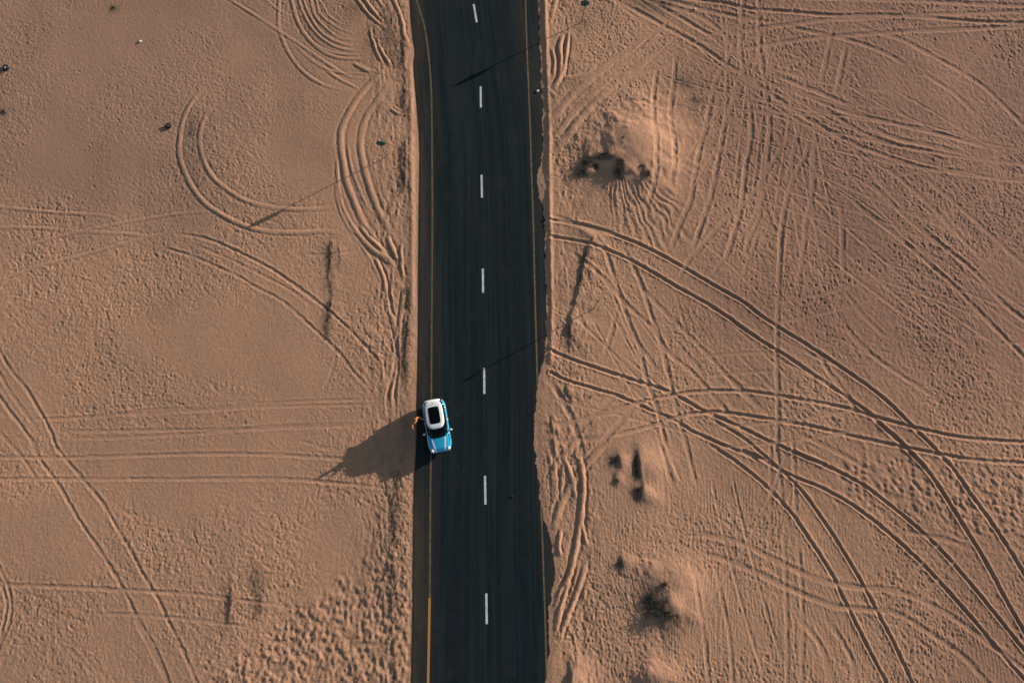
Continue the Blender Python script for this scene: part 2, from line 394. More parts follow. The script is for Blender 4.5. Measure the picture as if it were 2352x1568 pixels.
for pts, d in [([(150, 0), (230, 120), (330, 260), (430, 430), (520, 560), (620, 710), (710, 870), (780, 1010), (860, 1150), (950, 1370)], .05),
               ([(270, -20), (360, 100), (450, 210), (560, 340), (640, 470), (720, 600), (800, 750), (880, 880), (950, 1030), (1020, 1170), (1100, 1360)], .05),
               ([(690, 850), (790, 1060), (880, 1240), (940, 1370)], .03), ([(-10, 95), (400, 95), (900, 80), (1300, 75), (1700, 90), (2250, 135)], .04), ([(-10, 215), (900, 215), (1550, 215), (1900, 240), (2200, 272)], .045),
               ([(-10, 800), (300, 808), (600, 825), (1000, 845), (1300, 880), (1650, 925)], .04), ([(500, 960), (720, 965), (1000, 985), (1250, 1015), (1430, 1040)], .035),
               ([(-10, 700), (40, 800), (62, 900), (55, 1000), (20, 1090)], .045), ([(-10, 760), (20, 830), (38, 920), (20, 1020)], .045), ([(1880, 1128), (2200, 1135)], .035),
               ([(30, -10), (120, 90), (260, 300)], .03), ([(1650, 0), (1760, 30), (1850, 60)], F)]:
    T(6, pts, d, .15)
# --- beside the road, lower right
for pts, d, w in [([(1610, 0), (1480, 130), (1390, 260), (1310, 380), (1270, 500), (1235, 620)], .055, .2), ([(1420, 0), (1330, 80), (1260, 180), (1210, 280)], .055, .2), ([(1250, 100), (1262, 250), (1270, 420)], .06, .14),
                  ([(1310, 90), (1365, 240), (1400, 400)], .06, .14), ([(1400, 50), (1430, 180), (1440, 300), (1425, 500), (1400, 650), (1370, 800), (1330, 950), (1290, 1100), (1250, 1350)], .085, .17),
                  ([(1300, 570), (1282, 680), (1300, 760)], .08, .12), ([(1455, 750), (1435, 880), (1380, 1040), (1315, 1200), (1270, 1340)], .07, .15), ([(1390, 780), (1350, 880), (1300, 960), (1240, 1120)], .08, .14),
                  ([(1215, 60), (1240, 200), (1250, 420)], .045, .12), ([(1960, 0), (2000, 140), (2067, 300)], .03, .14), ([(1330, 0), (1310, 200), (1290, 400)], .04, .13), ([(1420, 480), (1445, 600), (1470, 700)], .05, .12)]:
    T(7, pts, d, w)
# --- verge ruts left, from the close sheets
for pts, d, w in [([(150, 0), (220, 100), (330, 220), (420, 290), (470, 400)], .06, .13), ([(230, 0), (310, 110), (400, 220), (450, 330)], .06, .12), ([(370, 0), (430, 90), (450, 200)], .05, .12),
                  ([(540, 0), (590, 110), (640, 270), (650, 380), (690, 450), (690, 560)], .06, .13), ([(300, 400), (340, 520), (380, 620), (430, 700)], .07, .12), ([(370, 480), (410, 560), (460, 640), (520, 740)], .07, .11),
                  ([(90, 680), (180, 740), (300, 800)], .05, .13), ([(500, 1180), (600, 1240), (680, 1250)], .05, .12), ([(530, 1160), (660, 1240)], .04, .1), ([(330, 480), (300, 420), (290, 300)], .05, .1)]:
    T(9, pts, d, w)
for pts, d, w in [([(60, 0), (160, 120), (260, 230), (380, 320), (520, 400)], .05, .2), ([(140, 0), (230, 120), (320, 200), (400, 280)], .07, .12), ([(300, 300), (340, 400), (390, 520), (410, 700)], .06, .12),
                  ([(420, 100), (480, 250), (540, 380)], .06, .14), ([(560, 150), (560, 380), (590, 560)], .05, .12), ([(450, 850), (500, 1000), (520, 1150)], .05, .12), ([(590, 600), (560, 850), (520, 1150)], .055, .14)]:
    T(10, pts, d, w)

# old, half filled tracks crossing on the east side
for (ax, ay, da, spread, cnt) in [(1863, 300, 1.25, .4, 5), (1880, 290, 2.75, .25, 5), (1700, 160, 2.7, .3, 3), (1700, 120, 1.45, .3, 3), (2150, 330, 2.85, .4, 5), (2080, 600, 2.45, .4, 6), (1480, 760, 1.9, .5, 4), (1480, 150, .65, .2, 5), (1900, 1200, 1.6, .3, 2)]:
    for i in range(cnt):
        fx, fy = P(ax + rngT.gauss(0, 90), ay + rngT.gauss(0, 60))
        a = da + rngT.gauss(0, spread * .5)
        cur = rngT.gauss(0, .018)
        ln = rngT.uniform(5, 15)
        half = []
        for sgn in (-1, 1):
            x, y, b = fx, fy, a
            row = []
            for k in range(int(ln / 1.5)):
                x += sgn * 1.5 * math.cos(b)
                y += sgn * 1.5 * math.sin(b)
                b += sgn * cur * 1.5
                row.append((x, y))
            half.append(row)
        pts = half[0][::-1] + [(fx, fy)] + half[1]
        pts = [q for q in pts if q[0] > 7.0]
        if len(pts) > 3:
            TR.append((np.array(pts), rngT.uniform(.010, .022), rngT.uniform(.08, .13), 1.55 if i % 3 else 0.0, (1, 1), .6, 0.0))

# random light traffic so the plain never looks swept
for i in range(26):
    a = rngT.uniform(0, math.pi)
    cx, cy = rngT.uniform(10, 44), rngT.uniform(-12, 42)
    cur = rngT.uniform(-0.03, 0.03)
    pts = []
    x, y = cx, cy
    n = rngT.randint(5, 12)
    for k in range(n):
        pts.append((x, y))
        x += 1.6 * math.cos(a)
        y += 1.6 * math.sin(a)
        a += cur * 1.6
    TR.append((np.array(pts), 0.015, 0.12, 1.5 if i % 2 else 0, (1, 1), .4, 0.0))

ruts = np.zeros_like(X)
jag = 0.5 + 0.5 * lattice_noise(X, Y, 0.32, 0.32, 31)
jag2 = 0.5 + 0.5 * lattice_noise(X, Y, 1.6, 1.6, 32)
for pts, d, w, gauge, fade, rough, ridge in TR:
    path0 = near_path(pts, 0)
    paths = [path0]
    if gauge:
        tn = np.gradient(path0, axis=0)
        tn /= np.linalg.norm(tn, axis=1)[:, None] + 1e-9
        paths.append(path0 + np.stack([-tn[:, 1], tn[:, 0]], 1) * gauge)
    for p in paths:
        r = carve(p, 4.2 * w, None)
        if r is None:
            continue
        sl, D, SD, LN, L = r
        env = np.ones_like(D)
        f = min(2.2, L * .22)
        if fade[0]:
            env *= sstep(0, f, LN)
        if fade[1]:
            env *= 1 - sstep(L - f, L, LN)
        env *= (D < 8)
        j = (1 - rough) + rough * 1.6 * jag[sl]
        j2 = 0.75 + 0.5 * jag2[sl]
        D = np.abs(D + (0.05 * lattice_noise(X[sl], Y[sl], .3, .3, 34) + .03 * (jag2[sl] - .5)) * (0.4 + rough))
        rut = np.exp(-(D / w) ** 5)
        bl = 0.55 + 0.35 * np.sign(SD)
        berm = np.exp(-((D - 1.65 * w) / (0.62 * w)) ** 2) * (0.75 + 0.2 * np.tanh(SD / w))
        slump = 0.55 + 0.45 * sstep(.12, .42, .5 + .5 * lattice_noise(X[sl], Y[sl], .8, .8, 35))
        k = env * j2 * (slump if d < .06 else 1.0)
        cur = ruts[sl]
        flat = rut * env
        new = k * d * (1 - ridge) * (-0.78 * rut + 0.62 * berm * j)
        if ridge:
            # a pressed band standing proud of blown out ground, with a shallow groove at each side
            new = new + k * d * ridge * (0.95 * np.exp(-(D / (w * 1.05)) ** 2.6) - 0.50 * np.exp(-((D - 1.75 * w) / (0.55 * w)) ** 2) * (.4 + .8 * j))
        # the latest wheel presses out what was there before
        ruts[sl] = cur * (1 - 0.8 * flat) + new
        smooth[sl] = np.maximum(smooth[sl], 0.85 * np.exp(-(D / (w * 1.3)) ** 4) * env)
Z += ruts


# eroded scarps, steep towards the left
def scarp(n, pts, h, back=1.6, g=0.0, front=0.10):
    global Z, grey
    p = near_path(S(n, pts), 0)
    if p[0][1] < p[-1][1]:
        p = p[::-1]                 # run southwards: positive side = east
    r = carve(p, back * 2.6, None)
    sl, D, SD, LN, L = r
    wob = 0.55 + 0.9 * (0.5 + 0.5 * lattice_noise(X[sl], Y[sl], 0.5, 0.5, 41)) * (0.6 + 0.8 * jag[sl])
    e = sstep(0, 1.2, LN) * (1 - sstep(L - 1.2, L, LN)) * (D < 8)
    s = SD + 0.12 * lattice_noise(X[sl], Y[sl], 0.4, 0.4, 43)
    prof = np.where(s > 0, np.exp(-(s / back) ** 1.3), np.exp(-(s / front) ** 2))
    Z[sl] += h * prof * wob * e
    if g:
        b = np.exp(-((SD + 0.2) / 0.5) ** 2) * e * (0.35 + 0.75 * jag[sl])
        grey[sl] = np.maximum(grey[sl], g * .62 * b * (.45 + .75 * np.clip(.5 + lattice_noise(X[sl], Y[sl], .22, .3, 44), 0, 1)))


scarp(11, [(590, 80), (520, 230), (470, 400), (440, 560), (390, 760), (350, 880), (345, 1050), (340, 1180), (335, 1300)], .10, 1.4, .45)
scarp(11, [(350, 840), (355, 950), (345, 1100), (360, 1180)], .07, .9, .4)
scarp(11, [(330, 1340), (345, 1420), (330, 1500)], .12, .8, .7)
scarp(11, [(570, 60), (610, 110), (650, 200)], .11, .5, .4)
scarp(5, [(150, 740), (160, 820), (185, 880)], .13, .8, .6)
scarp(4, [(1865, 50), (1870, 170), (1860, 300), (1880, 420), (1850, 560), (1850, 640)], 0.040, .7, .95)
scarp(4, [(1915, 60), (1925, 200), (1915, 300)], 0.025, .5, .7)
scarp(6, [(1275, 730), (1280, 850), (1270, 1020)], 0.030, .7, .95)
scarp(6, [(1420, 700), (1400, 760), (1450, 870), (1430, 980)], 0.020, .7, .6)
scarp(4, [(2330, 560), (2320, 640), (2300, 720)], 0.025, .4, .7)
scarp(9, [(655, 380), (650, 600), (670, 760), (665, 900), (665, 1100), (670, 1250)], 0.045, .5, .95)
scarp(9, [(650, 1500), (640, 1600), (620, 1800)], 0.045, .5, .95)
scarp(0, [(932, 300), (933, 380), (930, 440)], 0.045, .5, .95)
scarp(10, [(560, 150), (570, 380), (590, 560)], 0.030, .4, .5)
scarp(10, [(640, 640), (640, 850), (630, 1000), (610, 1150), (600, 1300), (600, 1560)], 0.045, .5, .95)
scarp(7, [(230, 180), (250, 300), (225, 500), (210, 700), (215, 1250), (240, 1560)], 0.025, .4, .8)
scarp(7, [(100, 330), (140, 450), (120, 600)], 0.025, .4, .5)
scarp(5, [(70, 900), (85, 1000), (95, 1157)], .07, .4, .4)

# sand shoulder crest along the right edge of the road
p = near_path(np.array([P(1251, 0), P(1255, 150), P(1260, 300), P(1262, 420), P(1263, 560), P(1264, 700), P(1264, 830)]), 0)
sl, D, SD, LN, L = carve(p, 1.0, None)
Z[sl] += 0.10 * np.exp(-(D / .2) ** 2) * (0.6 + .6 * jag2[sl])
smooth[sl] = np.maximum(smooth[sl], .5 * np.exp(-(D / .3) ** 4))
p = near_path(np.array([P(944, 150), P(945, 230), P(944, 330), P(946, 500), P(947, 700)]), 0)
sl, D, SD, LN, L = carve(p, 1.0, None)
Z[sl] += 0.055 * np.exp(-(D / .2) ** 2) * (0.6 + .6 * jag2[sl])
smooth[sl] = np.maximum(smooth[sl], .35 * np.exp(-(D / .4) ** 4))
warm = np.maximum(warm, 0.35 * np.exp(-((X - Lx + .35) / .4) ** 2) * sstep(16, 22, Y))

# ------------------------------------------------------------ surface grain
def region(n, poly, soft=1.2):
    """soft mask of a polygon"""
    q = S(n, poly)
    inside = np.zeros(X.shape, bool)
    dmin = np.full(X.shape, 1e9)
    for i in range(len(q)):
        x1, y1 = q[i]
        x2, y2 = q[(i + 1) % len(q)]
        cond = ((y1 > Y) != (y2 > Y))
        with np.errstate(divide='ignore', invalid='ignore'):
            xi = (x2 - x1) * (Y - y1) / (y2 - y1 + 1e-12) + x1
        inside ^= cond & (X < xi)
        dx, dy = x2 - x1, y2 - y1
        t = np.clip(((X - x1) * dx + (Y - y1) * dy) / (dx * dx + dy * dy), 0, 1)
        dmin = np.minimum(dmin, np.hypot(X - x1 - t * dx, Y - y1 - t * dy))
    sdist = np.where(inside, dmin, -dmin) + 0.9 * lattice_noise(X, Y, 1.3, 1.3, 51)
    return sstep(-soft, soft, sdist)


NF = core
free = (1 - 0.8 * smooth)
lump_a = region(6, [(1050, 1360), (1300, 1180), (1480, 1020), (1800, 880), (2060, 700), (2180, 560), (2290, 560), (2320, 1400)], .8)
lump_b = region(8, [(1200, 180), (1500, 150), (1900, 230), (2400, 330), (2400, 800), (2050, 640), (1700, 560), (1300, 420)], 2.2)
ripple = region(8, [(-200, 400), (300, 200), (900, 330), (1400, 620), (2000, 900), (2400, 1300), (2400, 1700), (-350, 1700), (-250, 900)], 3)
ripple = np.maximum(ripple, region(2, [(1500, 800), (1900, 700), (2040, 1000), (1900, 1150), (1500, 1080)], 1.0) * .8)
fan = region(0, [(1365, 418), (1430, 424), (1490, 428), (1540, 460), (1580, 560), (1500, 570), (1420, 525)], .5)
calm = region(1, [(300, 0), (1500, 0), (1700, 400), (1950, 800), (1950, 1200), (1400, 1050), (1150, 600), (900, 900), (300, 1100), (-50, 900), (-50, 300)], 4)
calm = np.maximum(calm, region(4, [(950, 250), (1800, 500), (2150, 950), (2150, 1350), (300, 1357), (900, 900)], 3) * .9)
calm = np.maximum(calm, warm * .7)

g0 = lattice_noise(X, Y, .11, .15, 60)
g1 = lattice_noise(X, Y, .16, .23, 61, .35)
g2 = lattice_noise(X, Y, .34, .46, 62)
g3 = lattice_noise(X, Y, .75, .9, 63)
# pock marks: footprints of wind and camels
pock = np.clip(lattice_noise(X, Y, .28, .33, 64, .4) - .25, 0, 1)
pock2 = np.clip(lattice_noise(X, Y, .14, .18, 164, .9) - .36, 0, 1)
peb = np.clip(lattice_noise(X, Y, .13, .15, 165, .2) - .48, 0, 1)
cover = 0.5 + 0.5 * lattice_noise(X, Y, 5, 5, 65)
cover = sstep(.22, .78, cover * .75 + .25 * (0.5 + 0.5 * lattice_noise(X, Y, 1.7, 1.7, 165)))
amp = (0.50 + 0.95 * cover) * (1 - .50 * calm)
grain = (0.0125 * g0 + 0.0070 * g1 + 0.0040 * g2 * (1 - .35 * calm) + 0.0045 * g3) * amp - 0.050 * pock2 * (.2 + 1.0 * cover) * (1 - .3 * calm) + 0.050 * peb * (.3 + .9 * cover) * (1 - .3 * calm) - 0.012 * pock * (1 - calm * .8) * (0.3 + cover)
east = sstep(8, 20, X)
grain += east * (0.012 * lattice_noise(X, Y, .18, .24, 66, .5)) * (1 - ripple * .6)
# wind ripples, crests running roughly north to south
wx = X + 0.16 * lattice_noise(X, Y, .45, 1.0, 67) + 0.8 * lattice_noise(X, Y, 5, 6, 68)
rp = np.sin(wx * 2 * math.pi / .25 + 0.3 * Y) * (0.55 + .45 * lattice_noise(X, Y, .8, 1.2, 69))
grain += 0.0105 * rp * ripple
cx, cy = P(1400, 330)
th = np.arctan2(X - cx, -(Y - cy))
rf = np.sin(th * 80 + 3.2 * lattice_noise(X, Y, .5, 1.0, 70))
grain += 0.020 * rf * fan + 0.0
# clods
la = lattice_noise(X, Y, .24, .32, 71, -.5)
lb = lattice_noise(X, Y, .26, .3, 72)
grain += lump_a * (0.056 * np.clip(la, -.5, 1) + 0.03 * lb)
grain += lump_b * (0.044 * lattice_noise(X, Y, .24, .32, 73, .6) + .012 * lb)
# churned verges
vl = np.exp(-((X - Lx + 2.2) / 1.9) ** 4) * (X < Lx)
vr = np.exp(-((X - REF - 1.9) / 1.6) ** 4) * (X > REF)
ver = np.maximum(vl, vr * .9) * core
chn = lattice_noise(X + .12 * Y, Y, .17, .62, 166) + .6 * lattice_noise(X - .2 * Y, Y, .2, .9, 167) + .5 * g1
grain += ver * .019 * chn * (0.45 + .9 * jag2)
grain = grain * (1 - .55 * sstep(.25, .8, warm * (1 - fan)))
Z += grain * NF * free * (.90 - .02 * (1 - east))

# hoof and foot prints in wandering lines
for (n, a, b, cnt) in [(5, (1230, 440), (1480, 260), 46), (5, (960, 290), (1180, 270), 16), (5, (1560, 230), (1620, 170), 16), (4, (130, 60), (210, 190), 8), (4, (820, 60), (1080, 430), 40), (4, (870, 560), (960, 1060), 44),
                       (6, (1080, 480), (1230, 720), 22), (1, (700, 1300), (760, 1400), 8), (3, (1650, 100), (2100, 500), 26), (1, (330, 120), (460, 560), 30), (5, (1750, 150), (1900, 620), 40), (6, (800, 380), (930, 560), 16),
                       (1, (440, 700), (700, 1200), 40), (6, (1860, 0), (1790, 60), 8), (3, (840, 900), (930, 940), 4), (3, (1560, 120), (1700, 240), 20), (3, (0, 560), (-200, 500), 8)]:
    q = S(n, [a, b])
    for k in range(cnt):
        t = (k + rngT.random()) / cnt
        px = q[0][0] * (1 - t) + q[1][0] * t + rngT.gauss(0, .6)
        py = q[0][1] * (1 - t) + q[1][1] * t + rngT.gauss(0, .6)
        i = int((px - gx[x0i]) / STEP) + x0i
        j = int((py - gy[y0i]) / STEP) + y0i
        s = slice(max(0, j - 6), j + 7), slice(max(0, i - 6), i + 7)
        if X[s].size == 0:
            continue
        r2 = ((X[s] - px) ** 2 + ((Y[s] - py) / 1.3) ** 2)
        rr = rngT.uniform(.06, .11)
        dp = rngT.uniform(.25, 1.0) ** 1.5 * (1.0 if px > 0 else .6)
        Z[s] += -0.045 * dp * np.exp(-r2 / rr ** 2) + 0.014 * dp * np.exp(-((np.sqrt(r2) - rr * 1.7) / (rr * .6)) ** 2)

# ------------------------------------------------------------ ground tones: sand colours, with vignette and mound shade painted in
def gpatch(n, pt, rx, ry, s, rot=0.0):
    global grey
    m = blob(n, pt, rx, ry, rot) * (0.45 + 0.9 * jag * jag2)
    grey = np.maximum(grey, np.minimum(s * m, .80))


gpatch(3, (350, 480), 1.3, 1.0, .9, -.5)
gpatch(3, (430, 590), 1.0, .8, .8)
gpatch(3, (470, 500), .9, .8, .6)
gpatch(3, (130, 10), 2.2, .9, .8, -.4)
gpatch(3, (220, 20), 1.2, .6, .9)
gpatch(1, (1130, 850), .9, 2.6, .75, .1)
gpatch(1, (2080, 60), 1.2, 1.7, .6)
gpatch(1, (2300, 200), .9, 4.2, .7, .15)
gpatch(1, (2180, 240), .8, 2.0, .6)
gpatch(2, (1330, 700), .5, 3.2, .55)
gpatch(2, (1470, 590), .9, .5, .7, .3)
gpatch(2, (1560, 640), .8, .4, .6, .3)
gpatch(2, (1560, 170), .7, .7, .6)
gpatch(2, (1640, 720), .9, .6, .5)
gpatch(4, (960, 470), 1.0, 1.3, .4)
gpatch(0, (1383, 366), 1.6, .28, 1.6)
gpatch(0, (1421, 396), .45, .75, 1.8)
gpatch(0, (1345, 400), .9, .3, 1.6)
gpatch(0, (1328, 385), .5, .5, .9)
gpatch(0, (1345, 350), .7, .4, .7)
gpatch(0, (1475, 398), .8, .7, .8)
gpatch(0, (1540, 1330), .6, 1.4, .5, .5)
gpatch(0, (1495, 1376), .7, 1.1, 1.9, -.3)  # shade of the steep lee hollow painted dark, along with its scrub
gpatch(0, (1520, 1402), 1.5, .75, 2.2, -.6)  # same hollow: scrub tone deepened to stand in for the slope's shade
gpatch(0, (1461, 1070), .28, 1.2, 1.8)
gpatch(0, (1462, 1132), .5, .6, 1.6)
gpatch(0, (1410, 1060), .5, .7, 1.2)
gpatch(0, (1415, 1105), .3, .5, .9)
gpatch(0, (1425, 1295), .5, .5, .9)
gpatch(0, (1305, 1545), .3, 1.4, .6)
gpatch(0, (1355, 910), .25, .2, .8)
gpatch(0, (590, 1335), .7, 1.0, .5)
gpatch(0, (590, 1390), .6, .8, .5)
gpatch(0, (260, 20), .45, .45, .6)
gpatch(0, (8, 258), .5, .5, .6)
grey = np.maximum(grey, .62 * np.exp(-((X - Lx + 1.05 + .25 * lattice_noise(X, Y, .6, 1.6, 84)) / .36) ** 2) * (0.1 + .95 * jag * jag2 + .35 * np.clip(g1, 0, 1)) * core)
grey = np.maximum(grey, .35 * ver * np.clip(lattice_noise(X, Y, .35, 1.1, 85), 0, 1))
grey = np.maximum(grey, .35 * lump_a * np.clip(lattice_noise(X, Y, .5, .8, 74), 0, 1))
plum_vignette = np.clip(sstep(6, 26, X) * sstep(0, 18, Y) * .85 + .5 * sstep(16, 34, X) + .3 * lattice_noise(X, Y, 6, 6, 81) * east, 0, 1)  # purplish sand, also painting the vignette darker towards right and top
plum_vignette *= (1 - warm * .8)
dun_vignette = np.clip(sstep(10, 34, Y) * sstep(-8, -30, X) * .9 + .35 * (0.5 + .5 * lattice_noise(X, Y, 7, 4, 82, .6)) * (1 - east), 0, 1)  # random dun tone, plus upper left vignette darkening put into the colour
warm = np.clip(warm + .25 * (0.5 + .5 * lattice_noise(X, Y, 3, 2, 83)) + .25 * smooth, 0, 1)

# ------------------------------------------------------------ keep the road bed clear
edge_w = 0.10 * lattice_noise(X, Y, .35, .5, 91) + 0.05 * lattice_noise(X, Y, .12, .16, 92)
inL = X - (Lx + 0.012 * 0)
inR = (Rx + edge_w) - X
und = 0.10 * lattice_noise(X, Y, 9, 9, 1) * core + 0.020 * lattice_noise(X, Y, 2.6, 2.6, 2) * core
Z -= und * (1 - sstep(0, 3.0, np.where(X < (Lx + Rx) / 2, -inL, -inR)))
Z *= sstep(0, .5, np.where(X < (Lx + Rx) / 2, -inL, -inR)) * .85 + .15
far_z = 0.0
bedL = sstep(-0.10, 0.06, inL)
bedR = sstep(0.02, 0.16, inR)
bed = np.minimum(bedL, bedR)
# sand lies a little under the asphalt lip on the left and banks up over it on the right
Z += np.where(X < (Lx + Rx) / 2, -0.035 * np.exp(-(inL / .5) ** 2), 0.0)
bank = (X > (Lx + Rx) / 2) & (inR > -2.4)
rise = 0.006 + 0.03 * sstep(0.0, 0.55, -inR)
Z = np.where(bank & (inR < 0.10), np.maximum(Z * sstep(0, .6, -inR) + rise * (1 - sstep(.9, 2.4, -inR)), np.where(-inR < .55, .007, -9)), Z)
Z = Z * (1 - bed) - 0.14 * bed

nv_x = len(gx)
nv_y = len(gy)
co = np.stack([X.ravel(), Y.ravel(), Z.ravel()], 1).astype(np.float32)
idx = np.arange(nv_x * nv_y, dtype=np.int32).reshape(nv_y, nv_x)
quads = np.stack([idx[:-1, :-1].ravel(), idx[:-1, 1:].ravel(), idx[1:, 1:].ravel(), idx[1:, :-1].ravel()], 1)


def ground_z(x, y):
    i = np.searchsorted(gx, x) - 1
    j = np.searchsorted(gy, y) - 1
    return float(Z[j, i])


# ------------------------------------------------------------ materials
def new_mat(name, color=(.5, .5, .5), rough=.6, metal=0.0, spec=None, coat=0.0):
    m = bpy.data.materials.new(name)
    m.use_nodes = True
    b = m.node_tree.nodes['Principled BSDF']
    b.inputs['Base Color'].default_value = (*color, 1)
    b.inputs['Roughness'].default_value = rough
    b.inputs['Metallic'].default_value = metal
    if spec is not None:
        b.inputs['Specular IOR Level'].default_value = spec
    if coat:
        b.inputs['Coat Weight'].default_value = coat
        b.inputs['Coat Roughness'].default_value = .05
    return m


def speckle(m, scale, amount, dark=None):
    """procedural wear: a noise that varies the base colour a little"""
    nt = m.node_tree
    b = nt.nodes['Principled BSDF']
    c = tuple(b.inputs['Base Color'].default_value)
    tc = nt.nodes.new('ShaderNodeTexCoord')
    n = nt.nodes.new('ShaderNodeTexNoise')
    n.inputs['Scale'].default_value = scale
    n.inputs['Detail'].default_value = 5
    nt.links.new(tc.outputs['Object'], n.inputs['Vector'])
    mx = nt.nodes.new('ShaderNodeMix')
    mx.data_type = 'RGBA'
    mx.inputs['A'].default_value = tuple(v * (1 - amount) for v in c[:3]) + (1,) if dark is None else (*dark, 1)
    mx.inputs['B'].default_value = c
    rp_ = nt.nodes.new('ShaderNodeMapRange')
    rp_.inputs['From Min'].default_value = .35
    rp_.inputs['From Max'].default_value = .6
    nt.links.new(n.outputs[0], rp_.inputs['Value'])
    nt.links.new(rp_.outputs[0], mx.inputs['Factor'])
    nt.links.new(mx.outputs['Result'], b.inputs['Base Color'])
    return m


def sand_material():
    m = new_mat('sand', rough=.95, spec=.15)
    nt = m.node_tree
    N, L = nt.nodes, nt.links
    b = N['Principled BSDF']
    at = N.new('ShaderNodeAttribute'); at.attribute_name = 'soil_vignette'
    sep = N.new('ShaderNodeSeparateColor'); L.new(at.outputs['Color'], sep.inputs[0])
    at2 = N.new('ShaderNodeAttribute'); at2.attribute_name = 'dun_vignette'
    geo = N.new('ShaderNodeNewGeometry')

    def noise(scale, det=4, rough_=.6, sy=1.0):
        mp = N.new('ShaderNodeMapping'); mp.inputs['Scale'].default_value = (1, sy, 1)
        L.new(geo.outputs['Position'], mp.inputs['Vector'])
        n = N.new('ShaderNodeTexNoise'); n.inputs['Scale'].default_value = scale; n.inputs['Detail'].default_value = det
        n.inputs['Roughness'].default_value = rough_
        L.new(mp.outputs[0], n.inputs['Vector'])
        return n.outputs[0]

    def mix(f, a, c):
        x = N.new('ShaderNodeMix'); x.data_type = 'RGBA'
        if isinstance(f, float): x.inputs['Factor'].default_value = f
        else: L.new(f, x.inputs['Factor'])
        for s, v in (('A', a), ('B', c)):
            if isinstance(v, tuple): x.inputs[s].default_value = (*v, 1)
            else: L.new(v, x.inputs[s])
        return x.outputs['Result']

    def rng(v, a, c, lo=0, hi=1):
        x = N.new('ShaderNodeMapRange'); L.new(v, x.inputs['Value'])
        x.inputs['From Min'].default_value = a; x.inputs['From Max'].default_value = c
        x.inputs['To Min'].default_value = lo; x.inputs['To Max'].default_value = hi
        return x.outputs[0]

    def mul(a, c):
        x = N.new('ShaderNodeMath'); x.operation = 'MULTIPLY'
        L.new(a, x.inputs[0])
        if isinstance(c, float): x.inputs[1].default_value = c
        else: L.new(c, x.inputs[1])
        return x.outputs[0]

    base = mix(rng(noise(.35, 6), .35, .65), (.500, .267, .153), (.445, .248, .148))
    base = mix(mul(at2.outputs['Fac'], .8), base, (.315, .186, .126))
    base = mix(mul(sep.outputs[2], .9), base, (.275, .142, .096))
    base = mix(mul(sep.outputs[1], .75), base, (.555, .300, .185))
    sp = rng(noise(6.5, 5, .75), .40, .62)
    base = mix(mul(sp, .35), base, (.235, .140, .088))
    dr_ = rng(noise(3.3, 6, .75, .6), .50, .66)
    base = mix(mul(dr_, .30), base, (.300, .195, .135))
    red = rng(noise(2.2, 5, .7), .52, .68)
    base = mix(mul(red, .25), base, (.480, .245, .160))
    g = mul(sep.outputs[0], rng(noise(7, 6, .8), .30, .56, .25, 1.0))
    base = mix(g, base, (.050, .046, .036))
    L.new(base, b.inputs['Base Color'])
    # grains, clods and pebbles finer than the mesh
    bp = N.new('ShaderNodeBump'); bp.inputs['Strength'].default_value = 1.0; bp.inputs['Distance'].default_value = .034
    h = noise(8.5, 7, .70, .8)
    L.new(h, bp.inputs['Height'])
    L.new(bp.outputs[0], b.inputs['Normal'])
    return m


